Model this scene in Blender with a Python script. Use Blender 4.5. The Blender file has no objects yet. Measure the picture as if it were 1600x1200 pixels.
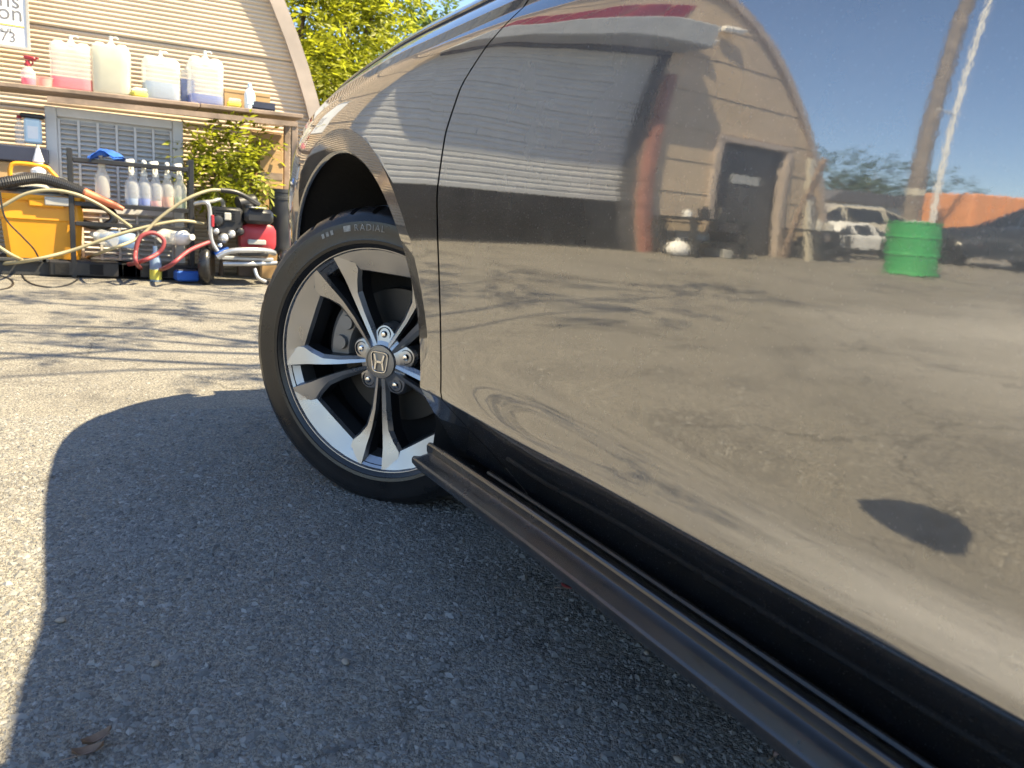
import bpy, bmesh, math, random
import numpy as np
from mathutils import Vector, Matrix, Euler
random.seed(7); rng = np.random.default_rng(7)
R = math.radians
scene = bpy.context.scene
col = scene.collection

# ------------------------------------------------------------------ camera
AX = np.array([0.879, 0.033, 0.476]); AX /= np.linalg.norm(AX)
VPX, VPY, FPX, ROLL = 140.0, 315.0, 1200.0, 0.07
_n = lambda v: v / np.linalg.norm(v)
AY = _n(np.array([(VPX - 800) / FPX, -(VPY - 600) / FPX, 1.0]))
AZ = _n(np.cross(AY, _n(np.array([1, -ROLL, 0.0]))))
if AZ[1] < 0: AZ = -AZ
AX = np.cross(AZ, AY)
if AX[0] < 0: AX = -AX
CAM = np.array([-0.56, -1.62, 0.615])
cd = bpy.data.cameras.new('camera'); cam = bpy.data.objects.new('camera', cd); col.objects.link(cam)
right = Vector((AX[0], AY[0], AZ[0])); up = Vector((AX[1], AY[1], AZ[1])); fwd = Vector((AX[2], AY[2], AZ[2]))
cam.matrix_world = Matrix(((right.x, up.x, -fwd.x, CAM[0]), (right.y, up.y, -fwd.y, CAM[1]),
                           (right.z, up.z, -fwd.z, CAM[2]), (0, 0, 0, 1)))
cd.sensor_width = 36; cd.lens = 27.0; cd.clip_start = 0.02; cd.clip_end = 3000
cd.dof.use_dof = True; cd.dof.focus_distance = 1.5; cd.dof.aperture_fstop = 9.0
scene.camera = cam

# ------------------------------------------------------------------ sky, sun, exposure
SUN = Vector((0.655, -0.36, 1.0)).normalized()
world = bpy.data.worlds.new('World'); scene.world = world; world.use_nodes = True
wn = world.node_tree.nodes; wl = world.node_tree.links
bg = wn['Background']
sky = wn.new('ShaderNodeTexSky'); sky.sky_type = 'NISHITA'; sky.sun_disc = False
sky.sun_elevation = math.asin(SUN.z); sky.sun_rotation = math.atan2(SUN.x, SUN.y)
sky.air_density = 1.0; sky.dust_density = 0.5; sky.ozone_density = 2.6
wl.new(sky.outputs[0], bg.inputs[0]); bg.inputs[1].default_value = 0.092
sd = bpy.data.lights.new('sun', 'SUN'); sun = bpy.data.objects.new('sun', sd); col.objects.link(sun)
sd.energy = 5.0; sd.angle = R(0.55); sd.color = (1.0, 0.84, 0.55)
sun.rotation_euler = SUN.to_track_quat('Z', 'Y').to_euler(); sun.location = (6, -4, 9)
scene.view_settings.view_transform = 'Standard'; scene.view_settings.look = 'None'
scene.view_settings.gamma = 1.0; scene.view_settings.use_curve_mapping = False
scene.view_settings.exposure = 1.80
scene.cycles.max_bounces = 7; scene.cycles.diffuse_bounces = 3; scene.cycles.glossy_bounces = 4; scene.cycles.transparent_max_bounces = 12; scene.cycles.adaptive_threshold = 0.015

# ------------------------------------------------------------------ helpers
def ray(px, py):
    r = np.array([(px - 800) / FPX, -(py - 600) / FPX, 1.0]); return np.array([AX @ r, AY @ r, AZ @ r])
def at(px, py, Y):                       # photo pixel -> point on the plane y = Y
    d = ray(px, py); return Vector(CAM + (Y - CAM[1]) / d[1] * d)
def SS(a, b, x):
    t = np.clip((x - a) / (b - a), 0, 1); return t * t * (3 - 2 * t)

def tag(o, label=None, cat=None, group=None, kind=None):
    if label: o['label'] = label
    if cat: o['category'] = cat
    if group: o['group'] = group
    if kind: o['kind'] = kind
    return o
def empty(name, loc=(0, 0, 0), rz=0.0, label=None, cat=None, group=None):
    o = bpy.data.objects.new(name, None); col.objects.link(o)
    o.location = loc; o.rotation_euler = (0, 0, rz); o.empty_display_size = 0.1
    return tag(o, label, cat, group)
def copy_tree(o, parent=None):
    c = o.copy(); col.objects.link(c)
    if parent is not None: c.parent = parent
    for ch in list(o.children): copy_tree(ch, c)
    return c
def link_mesh(name, me, m, parent=None):
    o = bpy.data.objects.new(name, me); col.objects.link(o)
    if m: me.materials.append(m)
    if parent is not None: o.parent = parent
    return o

class MB:
    def __init__(s): s.v = []; s.f = []
    def add(s, vs, fs):
        n = len(s.v); s.v += [tuple(v) for v in vs]; s.f += [tuple(i + n for i in f) for f in fs]; return s
    def box(s, c, d, rot=None, bev=0.0):
        c = Vector(c); hx, hy, hz = d[0] / 2, d[1] / 2, d[2] / 2
        M = rot if rot is not None else Matrix.Identity(3)
        if isinstance(M, Euler): M = M.to_matrix()
        if bev <= 0:
            vs = [c + M @ Vector((x, y, z)) for z in (-hz, hz) for y in (-hy, hy) for x in (-hx, hx)]
            return s.add(vs, [(0, 2, 3, 1), (4, 5, 7, 6), (0, 1, 5, 4), (2, 6, 7, 3), (0, 4, 6, 2), (1, 3, 7, 5)])
        b = min(bev, hx * .9, hy * .9, hz * .9); vs = []; idx = {}
        for sx in (-1, 1):
            for sy in (-1, 1):
                for sz in (-1, 1):
                    for k in range(3):
                        p = [sx * (hx - b), sy * (hy - b), sz * (hz - b)]; p[k] = (sx, sy, sz)[k] * (hx, hy, hz)[k]
                        idx[(sx, sy, sz, k)] = len(vs); vs.append(c + M @ Vector(p))
        fs = []
        S = (-1, 1)
        for k in range(3):
            a, d2 = [(1, 2), (2, 0), (0, 1)][k]
            for q in S:
                ring = []
                for (u, w) in ((-1, -1), (1, -1), (1, 1), (-1, 1)):
                    sg = [0, 0, 0]; sg[k] = q; sg[a] = u; sg[d2] = w; ring.append(idx[(sg[0], sg[1], sg[2], k)])
                fs.append(tuple(ring if q > 0 else ring[::-1]))
            for u in S:
                for w in S:
                    sg = [0, 0, 0]; sg[a] = u; sg[d2] = w
                    lo = sg[:]; lo[k] = -1; hi = sg[:]; hi[k] = 1
                    r = (idx[(*lo, a)], idx[(*hi, a)], idx[(*hi, d2)], idx[(*lo, d2)])
                    fs.append(r if u * w > 0 else r[::-1])
        for sx in S:
            for sy in S:
                for sz in S:
                    r = (idx[(sx, sy, sz, 0)], idx[(sx, sy, sz, 1)], idx[(sx, sy, sz, 2)])
                    fs.append(r if sx * sy * sz > 0 else r[::-1])
        return s.add(vs, fs)
    def tube(s, pts, r, n=8, cap=True, closed=False):
        pts = [Vector(p) for p in pts]; m = len(pts); rs = r if isinstance(r, (list, tuple)) else [r] * m
        prev = None; vs = []
        for i, p in enumerate(pts):
            if closed: t = pts[(i + 1) % m] - pts[i - 1]
            else: t = pts[min(i + 1, m - 1)] - pts[max(i - 1, 0)]
            t = t.normalized() if t.length > 1e-9 else Vector((0, 0, 1))
            if prev is None:
                a = Vector((0, 0, 1)) if abs(t.z) < .9 else Vector((1, 0, 0)); u = t.cross(a).normalized()
            else:
                u = prev - t * prev.dot(t); u = u.normalized() if u.length > 1e-6 else t.orthogonal().normalized()
            prev = u; w = t.cross(u)
            for k in range(n):
                a = 2 * math.pi * k / n; vs.append(p + (u * math.cos(a) + w * math.sin(a)) * rs[i])
        fs = []
        for i in range(m if closed else m - 1):
            j = (i + 1) % m
            for k in range(n):
                fs.append((i * n + k, i * n + (k + 1) % n, j * n + (k + 1) % n, j * n + k))
        if cap and not closed:
            fs.append(tuple(range(n))[::-1]); fs.append(tuple((m - 1) * n + k for k in range(n)))
        return s.add(vs, fs)
    def lathe(s, prof, o=(0, 0, 0), axis=(0, 0, 1), n=24, cap=True, sq=0.0, sx=1.0, sy=1.0, ref=None):
        # prof: (radius, height); sq > 0 squares the section (superellipse)
        o = Vector(o); a = Vector(axis).normalized()
        u = Vector(ref).normalized() if ref is not None else (Vector((1, 0, 0)) if abs(a.x) < .9 else Vector((0, 1, 0)))
        u = (u - a * u.dot(a)).normalized(); w = a.cross(u); vs = []; fs = []
        for (r, h) in prof:
            for k in range(n):
                t = 2 * math.pi * (k + .5) / n; c, d = math.cos(t), math.sin(t); q = 1.0
                if sq > 0:
                    e = 2 + sq * 8; q = (abs(c) ** e + abs(d) ** e) ** (-1 / e)
                vs.append(o + a * h + (u * c * sx + w * d * sy) * r * q)
        for i in range(len(prof) - 1):
            for k in range(n):
                fs.append((i * n + k, i * n + (k + 1) % n, (i + 1) * n + (k + 1) % n, (i + 1) * n + k))
        if cap:
            fs.append(tuple(range(n))[::-1]); m = (len(prof) - 1) * n; fs.append(tuple(m + k for k in range(n)))
        return s.add(vs, fs)
    def prism(s, poly, o, ux, uy, depth):
        o = Vector(o); ux = Vector(ux); uy = Vector(uy); nz = ux.cross(uy).normalized() * depth; n = len(poly)
        vs = [o + ux * p[0] + uy * p[1] for p in poly]; vs += [v + nz for v in vs]
        fs = [tuple(range(n))[::-1], tuple(range(n, 2 * n))] + [(i, (i + 1) % n, n + (i + 1) % n, n + i) for i in range(n)]
        return s.add(vs, fs)
    def mesh(s, name, smooth=35):
        me = bpy.data.meshes.new(name); me.from_pydata(s.v, [], s.f); me.update()
        bm = bmesh.new(); bm.from_mesh(me)
        bmesh.ops.recalc_face_normals(bm, faces=bm.faces)
        if smooth:
            lim = R(smooth)
            for e in bm.edges:
                e.smooth = (len(e.link_faces) == 2 and e.calc_face_angle(0) < lim)
            for f in bm.faces: f.smooth = True
        bm.to_mesh(me); bm.free(); return me
    def build(s, name, m, parent=None, smooth=35):
        return link_mesh(name, s.mesh(name, smooth), m, parent)

def smooth_path(pts, n=8):
    P = [Vector(p) for p in pts]; out = []
    for i in range(len(P) - 1):
        a = P[max(i - 1, 0)]; b = P[i]; c = P[i + 1]; d = P[min(i + 2, len(P) - 1)]
        for k in range(n):
            t = k / n
            out.append(.5 * ((2 * b) + (c - a) * t + (2 * a - 5 * b + 4 * c - d) * t * t + (3 * b - a - 3 * c + d) * t ** 3))
    out.append(P[-1]); return out

# ------------------------------------------------------------------ materials
def principled(name):
    m = bpy.data.materials.new(name); m.use_nodes = True
    return m, m.node_tree.nodes, m.node_tree.links, m.node_tree.nodes['Principled BSDF']
def ramp(N, L, src, stops):
    r = N.new('ShaderNodeValToRGB'); e = r.color_ramp.elements
    while len(e) < len(stops): e.new(0.5)
    for i, (p, c) in enumerate(stops):
        e[i].position = p; e[i].color = (*c, 1) if len(c) == 3 else c
    L.new(src, r.inputs[0]); return r
def mat(name, c, rough=0.5, metal=0.0, var=0.15, vscale=6.0, bump=0.0, bscale=60.0, coat=0.0, spec=0.5, dirt=0.0, trans=0.0):
    m, N, L, B = principled(name)
    tc = N.new('ShaderNodeTexCoord')
    n = N.new('ShaderNodeTexNoise'); n.inputs['Scale'].default_value = vscale; n.inputs['Detail'].default_value = 3
    L.new(tc.outputs['Object'], n.inputs['Vector'])
    d = tuple(max(0, x * (1 - var)) for x in c); l = tuple(min(1, x * (1 + var)) for x in c)
    r = ramp(N, L, n.outputs[0], [(0.3, d), (0.7, l)])
    src = r.outputs[0]
    if dirt > 0:
        n2 = N.new('ShaderNodeTexNoise'); n2.inputs['Scale'].default_value = vscale * .4; n2.inputs['Detail'].default_value = 4
        n2.inputs['Roughness'].default_value = .7; L.new(tc.outputs['Object'], n2.inputs['Vector'])
        r2 = ramp(N, L, n2.outputs[0], [(0.45, (0, 0, 0)), (0.7, (dirt, dirt, dirt))])
        mx = N.new('ShaderNodeMixRGB'); mx.inputs[2].default_value = (0.10, 0.085, 0.065, 1)
        L.new(r2.outputs[0], mx.inputs[0]); L.new(src, mx.inputs[1]); src = mx.outputs[0]
    L.new(src, B.inputs['Base Color'])
    B.inputs['Metallic'].default_value = metal; B.inputs['Specular IOR Level'].default_value = spec
    B.inputs['Coat Weight'].default_value = coat; B.inputs['Transmission Weight'].default_value = trans
    rr = ramp(N, L, n.outputs[0], [(0.3, (rough * .85,) * 3), (0.75, (min(1, rough * 1.2),) * 3)])
    L.new(rr.outputs[0], B.inputs['Roughness'])
    if bump > 0:
        nb = N.new('ShaderNodeTexNoise'); nb.inputs['Scale'].default_value = bscale; nb.inputs['Detail'].default_value = 2
        L.new(tc.outputs['Object'], nb.inputs['Vector'])
        b = N.new('ShaderNodeBump'); b.inputs['Strength'].default_value = bump; b.inputs['Distance'].default_value = 0.004
        L.new(nb.outputs[0], b.inputs['Height']); L.new(b.outputs[0], B.inputs['Normal'])
    return m
def translucent_mat(name, c, tr=0.5, rough=0.35, see=0.0, var=0.05):
    # thin milky plastic or leaf: diffuse + translucent + sheen of gloss, optionally part see-through
    m, N, L, B = principled(name)
    tc = N.new('ShaderNodeTexCoord'); n = N.new('ShaderNodeTexNoise'); n.inputs['Scale'].default_value = 9
    L.new(tc.outputs['Object'], n.inputs['Vector'])
    r = ramp(N, L, n.outputs[0], [(0.3, tuple(x * (1 - var) for x in c)), (0.7, tuple(min(1, x * (1 + var)) for x in c))])
    L.new(r.outputs[0], B.inputs['Base Color']); B.inputs['Roughness'].default_value = rough
    t = N.new('ShaderNodeBsdfTranslucent'); L.new(r.outputs[0], t.inputs[0])
    mx = N.new('ShaderNodeMixShader'); mx.inputs[0].default_value = tr
    L.new(B.outputs[0], mx.inputs[1]); L.new(t.outputs[0], mx.inputs[2]); last = mx
    if see > 0:
        tp = N.new('ShaderNodeBsdfTransparent'); m2 = N.new('ShaderNodeMixShader'); m2.inputs[0].default_value = see
        L.new(last.outputs[0], m2.inputs[1]); L.new(tp.outputs[0], m2.inputs[2]); last = m2
    L.new(last.outputs[0], N['Material Output'].inputs[0]); return m

M = {}
def paint_mat():
    m, N, L, B = principled('car_paint')
    tc = N.new('ShaderNodeTexCoord')
    B.inputs['Base Color'].default_value = (0.34, 0.335, 0.33, 1)
    B.inputs['Metallic'].default_value = 1.0; B.inputs['Roughness'].default_value = 0.028
    B.inputs['Coat Weight'].default_value = 1.0; B.inputs['Coat Roughness'].default_value = 0.012; B.inputs['Coat IOR'].default_value = 1.5
    B.inputs['Base Color'].default_value = (0.285, 0.282, 0.281, 1)
    # orange peel
    n = N.new('ShaderNodeTexNoise'); n.inputs['Scale'].default_value = 260; n.inputs['Detail'].default_value = 1.5
    L.new(tc.outputs['Object'], n.inputs['Vector'])
    b = N.new('ShaderNodeBump'); b.inputs['Strength'].default_value = 0.5; b.inputs['Distance'].default_value = 0.000016
    L.new(n.outputs[0], b.inputs['Height'])
    L.new(b.outputs[0], B.inputs['Normal']); L.new(b.outputs[0], B.inputs['Coat Normal'])
    # metal flakes scatter part of the light widely: a soft veil under the sharp reflection, a little uneven with dust
    g = N.new('ShaderNodeBsdfAnisotropic'); g.inputs['Roughness'].default_value = 0.42; g.inputs['Color'].default_value = (0.42, 0.43, 0.455, 1)
    dn = N.new('ShaderNodeTexNoise'); dn.inputs['Scale'].default_value = 7; dn.inputs['Detail'].default_value = 4; dn.inputs['Roughness'].default_value = .7; L.new(tc.outputs['Object'], dn.inputs['Vector'])
    df0 = ramp(N, L, dn.outputs[0], [(.3, (.16, .16, .16)), (.75, (.28, .28, .28))])
    sp = N.new('ShaderNodeTexNoise'); sp.inputs['Scale'].default_value = 420; sp.inputs['Detail'].default_value = 1; L.new(tc.outputs['Object'], sp.inputs['Vector'])
    sr = ramp(N, L, sp.outputs[0], [(.70, (0, 0, 0)), (.76, (.22, .22, .22))]); df = N.new('ShaderNodeMixRGB'); df.blend_type = 'ADD'; df.inputs[0].default_value = 1
    L.new(df0.outputs[0], df.inputs[1]); L.new(sr.outputs[0], df.inputs[2])
    mx = N.new('ShaderNodeMixShader'); L.new(df.outputs[0], mx.inputs[0]); L.new(B.outputs[0], mx.inputs[1]); L.new(g.outputs[0], mx.inputs[2])
    L.new(mx.outputs[0], N['Material Output'].inputs[0])
    return m
M['paint'] = paint_mat()
M['black_trim'] = mat('black_trim', (0.016, 0.016, 0.018), 0.33, var=.2, vscale=40, bump=.08, bscale=500)
M['skirt'] = mat('skirt_plastic', (0.018, 0.018, 0.02), 0.24, var=.25, vscale=25, bump=.03, bscale=700, spec=.8, coat=.5, dirt=.08)
M['skirt'].node_tree.nodes['Principled BSDF'].inputs['Coat Roughness'].default_value = .14
M['liner'] = mat('wheel_liner', (0.008, 0.008, 0.009), 0.9, bump=.3)
M['rubber'] = mat('tyre_rubber', (0.012, 0.012, 0.013), 0.30, var=.25, vscale=14, bump=.12, bscale=240, spec=.55)
M['alloy'] = mat('alloy_silver', (0.40, 0.40, 0.41), 0.30, metal=.9, var=.03, vscale=20)
M['alloy_dark'] = mat('alloy_pocket', (0.02, 0.02, 0.022), 0.45, metal=.3)
M['chrome'] = mat('chrome', (0.75, 0.75, 0.76), 0.12, metal=1, var=.05)
M['cap'] = mat('cap_gunmetal', (0.24, 0.235, 0.23), 0.38, metal=.8)
M['iron'] = mat('brake_iron', (0.045, 0.043, 0.041), 0.5, metal=.5, dirt=.3)
M['caliper'] = mat('caliper_cast', (0.22, 0.215, 0.21), 0.5, metal=.6, bump=.2)
M['carglass'] = mat('car_glass', (0.012, 0.014, 0.014), 0.03, var=0, spec=.7)
M['lens'] = mat('lamp_lens', (0.55, 0.57, 0.58), 0.06, metal=.6, var=.3, vscale=30)
M['tyre_white'] = mat('tyre_letter', (0.24, 0.235, 0.22), 0.6, var=.4, vscale=150)

# ------------------------------------------------------------------ setting: ground
def gz(y): return 0.135 * SS(1.0, 5.4, np.asarray(y, float) * 1.0) if True else 0
def gzf(y): return float(0.135 * SS(1.0, 5.4, y))
def asphalt():
    m, N, L, B = principled('asphalt')
    g = N.new('ShaderNodeNewGeometry'); P = g.outputs['Position']
    def noise(s, d=6, r=.6):
        n = N.new('ShaderNodeTexNoise'); n.inputs['Scale'].default_value = s; n.inputs['Detail'].default_value = d
        n.inputs['Roughness'].default_value = r; L.new(P, n.inputs['Vector']); return n.outputs[0]
    big = ramp(N, L, noise(.9, 3), [(.3, (.262, .248, .214)), (.7, (.325, .308, .268))])
    fine = ramp(N, L, noise(160, 2, .7), [(.36, (.50, .50, .52)), (.6, (1.12, 1.1, 1.08))])
    mu = N.new('ShaderNodeMixRGB'); mu.blend_type = 'MULTIPLY'; mu.inputs[0].default_value = 1
    L.new(big.outputs[0], mu.inputs[1]); L.new(fine.outputs[0], mu.inputs[2])
    # oil-stained, damp-looking patches
    st = ramp(N, L, noise(2.3, 4, .65), [(.50, (1, 1, 1)), (.70, (.60, .60, .62))])
    m2 = N.new('ShaderNodeMixRGB'); m2.blend_type = 'MULTIPLY'; m2.inputs[0].default_value = 1
    L.new(mu.outputs[0], m2.inputs[1]); L.new(st.outputs[0], m2.inputs[2])
    # pale patch in the yard colour, painted in so the door mirrors a highlight
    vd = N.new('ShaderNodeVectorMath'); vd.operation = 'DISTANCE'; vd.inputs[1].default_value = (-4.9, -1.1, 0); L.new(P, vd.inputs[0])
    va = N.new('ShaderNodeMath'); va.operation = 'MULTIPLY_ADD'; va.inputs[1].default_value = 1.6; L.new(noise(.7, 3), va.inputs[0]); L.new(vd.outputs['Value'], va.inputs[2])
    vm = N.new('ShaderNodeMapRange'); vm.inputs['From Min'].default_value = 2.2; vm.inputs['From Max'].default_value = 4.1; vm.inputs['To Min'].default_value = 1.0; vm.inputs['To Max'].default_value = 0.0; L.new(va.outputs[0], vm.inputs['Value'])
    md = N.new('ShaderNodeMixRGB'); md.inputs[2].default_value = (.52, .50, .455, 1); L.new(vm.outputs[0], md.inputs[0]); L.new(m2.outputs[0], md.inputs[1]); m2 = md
    # aggregate cells
    v = N.new('ShaderNodeTexVoronoi'); v.inputs['Scale'].default_value = 115; v.inputs['Randomness'].default_value = 1; L.new(P, v.inputs['Vector'])
    vc = ramp(N, L, v.outputs['Color'], [(0, (.62, .62, .64)), (.8, (1.04, 1.03, 1.0)), (1, (1.3, 1.27, 1.22))])
    m3 = N.new('ShaderNodeMixRGB'); m3.blend_type = 'MULTIPLY'; m3.inputs[0].default_value = .8
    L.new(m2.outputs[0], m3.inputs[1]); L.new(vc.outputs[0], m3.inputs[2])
    # hairline cracks
    ve = N.new('ShaderNodeTexVoronoi'); ve.feature = 'DISTANCE_TO_EDGE'; ve.inputs['Scale'].default_value = .62
    mp = N.new('ShaderNodeVectorMath'); mp.operation = 'ADD'; nn = N.new('ShaderNodeTexNoise'); nn.inputs['Scale'].default_value = 5
    nn.inputs['Detail'].default_value = 3; L.new(P, nn.inputs['Vector'])
    sc = N.new('ShaderNodeVectorMath'); sc.operation = 'SCALE'; sc.inputs['Scale'].default_value = .35; L.new(nn.outputs['Color'], sc.inputs[0])
    L.new(P, mp.inputs[0]); L.new(sc.outputs[0], mp.inputs[1]); L.new(mp.outputs[0], ve.inputs['Vector'])
    cr = ramp(N, L, ve.outputs['Distance'], [(.0, (.38, .38, .38)), (.008, (1, 1, 1))])
    m4 = N.new('ShaderNodeMixRGB'); m4.blend_type = 'MULTIPLY'; m4.inputs[0].default_value = .7
    L.new(m3.outputs[0], m4.inputs[1]); L.new(cr.outputs[0], m4.inputs[2]); L.new(m4.outputs[0], B.inputs['Base Color'])
    B.inputs['Roughness'].default_value = .82; B.inputs['Specular IOR Level'].default_value = .35
    ad = N.new('ShaderNodeMath'); ad.operation = 'MULTIPLY_ADD'; ad.inputs[1].default_value = -.8
    L.new(v.outputs['Distance'], ad.inputs[0]); L.new(noise(330, 1, .7), ad.inputs[2])
    bu = N.new('ShaderNodeBump'); bu.inputs['Strength'].default_value = .9; bu.inputs['Distance'].default_value = .0065
    L.new(ad.outputs[0], bu.inputs['Height']); L.new(bu.outputs[0], B.inputs['Normal']); return m
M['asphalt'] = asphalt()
def build_ground():
    ys = np.concatenate([[-900, -200, -60, -20, -8, -3], np.arange(-1, 7.01, .2), [9, 14, 30, 80, 250, 900]])
    xs = np.array([-900, -200, -60, -25, -12, -6, -3, -1.5, 0, 1.5, 3, 6, 12, 25, 60, 200, 900.])
    v = [(x, y, gzf(y)) for y in ys for x in xs]; nx = len(xs)
    f = [(j * nx + i, j * nx + i + 1, (j + 1) * nx + i + 1, (j + 1) * nx + i) for j in range(len(ys) - 1) for i in range(nx - 1)]
    me = bpy.data.meshes.new('ground'); me.from_pydata(v, [], f); me.update()
    for p in me.polygons: p.use_smooth = True
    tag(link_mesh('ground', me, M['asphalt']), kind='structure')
build_ground()
def build_stones():
    m, N, L, B = principled('stone_chip'); g = N.new('ShaderNodeNewGeometry')
    r = ramp(N, L, g.outputs['Random Per Island'], [(0, (.095, .094, .092)), (.4, (.172, .167, .155)), (.85, (.215, .209, .194)), (1, (.29, .283, .265))])
    L.new(r.outputs[0], B.inputs['Base Color']); B.inputs['Roughness'].default_value = .7
    n1, n2 = 62000, 5000
    n3 = n1 + n2 * 5
    rad = np.abs(rng.normal(0, 1.25, n3)); an = rng.uniform(0, 2 * math.pi, n3)      # thick round the shaded patch, thinning out evenly
    x = np.where(np.arange(n3) < 40000, rng.uniform(-.95, .2, n3), -.5 + rad * np.cos(an)); y = np.where(np.arange(n3) < 40000, rng.uniform(-1.2, .9, n3), -.1 + 1.5 * rad * np.sin(an))
    ok = (x < .35) & (y > -2.5) & (y < 4.0); x = x[ok]; y = y[ok]
    n = len(x); s = np.exp(rng.normal(math.log(.0027), .46, n)); s = np.clip(s, .0012, .0095)
    base = np.array([(1, 0, 0), (0, 1, 0), (-1, 0, 0), (0, -1, 0), (.25, .2, 1), (-.3, -.1, .9)], float)
    a = rng.uniform(0, 2 * math.pi, n); ca, sa = np.cos(a), np.sin(a)
    V = np.repeat(base[None], n, 0) * (1 + rng.uniform(-.35, .35, (n, 6, 3)))
    V[:, :, 0] *= (s * rng.uniform(.8, 1.5, n))[:, None]; V[:, :, 1] *= (s * .85)[:, None]; V[:, :, 2] *= (s * rng.uniform(.25, .6, n))[:, None]
    X = V[:, :, 0] * ca[:, None] - V[:, :, 1] * sa[:, None] + x[:, None]; Yv = V[:, :, 0] * sa[:, None] + V[:, :, 1] * ca[:, None] + y[:, None]
    Z = V[:, :, 2] + gz(Yv)
    co = np.stack([X, Yv, Z], 2).reshape(-1, 3)
    F = np.array([(0, 1, 4), (1, 2, 5), (1, 5, 4), (2, 3, 5), (3, 0, 4), (3, 4, 5)])
    fa = (F[None] + (np.arange(n) * 6)[:, None, None]).reshape(-1, 3)
    me = bpy.data.meshes.new('loose_stone'); me.from_pydata(co.tolist(), [], fa.tolist()); me.update()
    o = link_mesh('asphalt_aggregate', me, m)
    tag(o, 'fine stone chips worn loose in the asphalt beside the car', 'gravel', kind='stuff')
build_stones()

# ------------------------------------------------------------------ the car
CARX = 0.93                                   # centre line of the car
# body side: normal tilt (degrees, + = facing up) against canonical height q
TB = [(.10, -33), (.19, -33), (.33, -32), (.3355, -32), (.3375, -3.0), (.44, -2.8), (.52, -2.7), (.58, -2.3), (.62, -1.6), (.66, 0.2), (.72, 2.2),
      (.78, 3.8), (.83, 6.0), (.862, 9.0), (.886, 15), (.909, 34), (.9105, 6), (.9235, 4), (.925, 38), (.94, 44), (.955, 52), (1.02, 62)]
TS = [(.10, 0), (.3355, 0), (.3375, 8.5), (.352, 13.4), (.374, 13.0), (.395, 8), (.412, 3), (.428, 0), (1.1, 0)]
_q = np.linspace(.10, 1.02, 4601)
def _int(T):
    t = np.interp(_q, [a for a, _ in T], [b for _, b in T]); s = np.tan(np.radians(t))
    c = np.concatenate([[0], np.cumsum((s[1:] + s[:-1]) / 2 * np.diff(_q))]); return c - np.interp(.5, _q, c)
_B = _int(TB); _S = _int(TS); _W = _int([(.10, 0), (.44, 0), (.56, 1), (.84, 1), (.90, 0), (1.1, 0)])
PLAN = [(-4.2, .12), (-3.8, .02), (-3.3, -.06), (-2.8, -.085), (-2.2, -.06), (-1.6, -.05), (-.95, -.05), (-.6, -.062), (-.2, -.085), (.12, -.102), (.34, -.107), (.46, -.098), (.58, -.070),
        (.70, -.012), (.80, .075), (.88, .20), (.93, .36)]
_yy = np.linspace(-4.2, .93, 2000)
def _spl(xs, ys, x):
    xs = np.array(xs); ys = np.array(ys); h = np.diff(xs); d = np.diff(ys) / h; m = np.zeros(len(xs))
    m[1:-1] = np.where(d[:-1] * d[1:] > 0, 2 * d[:-1] * d[1:] / (d[:-1] + d[1:] + 1e-12), 0); m[0] = d[0]; m[-1] = d[-1]
    i = np.clip(np.searchsorted(xs, x) - 1, 0, len(xs) - 2); t = (x - xs[i]) / h[i]
    return ((2 * t ** 3 - 3 * t ** 2 + 1) * ys[i] + (t ** 3 - 2 * t ** 2 + t) * h[i] * m[i] + (-2 * t ** 3 + 3 * t ** 2) * ys[i + 1] + (t ** 3 - t ** 2) * h[i] * m[i + 1])
_pl = _spl([a for a, _ in PLAN], [b for _, b in PLAN], _yy)
_k = np.hanning(91); _k /= _k.sum(); _pl = np.convolve(np.pad(_pl, 45, mode='reflect', reflect_type='odd'), _k, 'valid')
def plan(y): return np.interp(y, _yy, _pl)
def drop(y):
    return .012 * SS(-.7, -.2, y) + .052 * SS(-.30, .40, y) + .115 * SS(.15, .85, y)
def qz(q, y): return q - drop(y) * SS(.56, .90, q)
ARCH = [(0.033, .325, .43), (-3.085, .325, .43)]
def arch_fx(y, z):
    x = 0
    for (yc, zc, r) in ARCH:
        d = np.hypot(y - yc, z - zc); ro = .473
        x = x + np.clip(ro - d, 0, .06) * math.tan(R(8)) * SS(.30, .47, z)
    return x
def side(y, q):
    y = np.asarray(y, float); q = np.asarray(q, float)
    a = 1 - SS(-.80, -.36, y)
    a = a * SS(-2.6, -1.9, y)
    z = qz(q, y)
    return plan(y) + np.interp(q, _q, _B) + a * np.interp(q, _q, _S) + -2.1 * (np.clip(y, -1.75, -.42) + 1.02) * np.interp(q, _q, _W) + arch_fx(y, z)
def P3(y, q): 
    y = np.asarray(y, float); return np.stack([side(y, q), y + 0 * np.asarray(q), qz(q, y) + 0 * y], -1)
def Nrm(y, q):
    e = 4e-4
    a = P3(y + e, q) - P3(y - e, q); b = P3(y, q + e) - P3(y, q - e)
    n = np.cross(b, a); n /= np.linalg.norm(n, axis=-1, keepdims=True)
    n = np.where(n[..., :1] > 0, -n, n); return n
def q_of_z(z, y):
    lo, hi = .1, 1.02
    for _ in range(40):
        m_ = (lo + hi) / 2
        if qz(m_, y) < z: lo = m_
        else: hi = m_
    return lo
def q_rows(a, b):
    base = np.concatenate([np.arange(a, b, .011), [.3345, .3352, .3360, .3368, .3376, .35, .36, .37, .38, .39, .40, .41, .42, .43,
           .855, .865, .87, .88, .885, .89, .895, .90, .905, .9085, .9092, .9098, .9104, .911, .917, .9232, .9238, .9244, .9252, .93, .935, .94, .945, .95], [b]])
    return np.unique(base[(base >= a) & (base <= b)])
car = empty('parked_car', (0, 0, 0), 0, 'glossy dark grey sedan seen from beside its front door, front wheel turned out', 'car')
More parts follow.
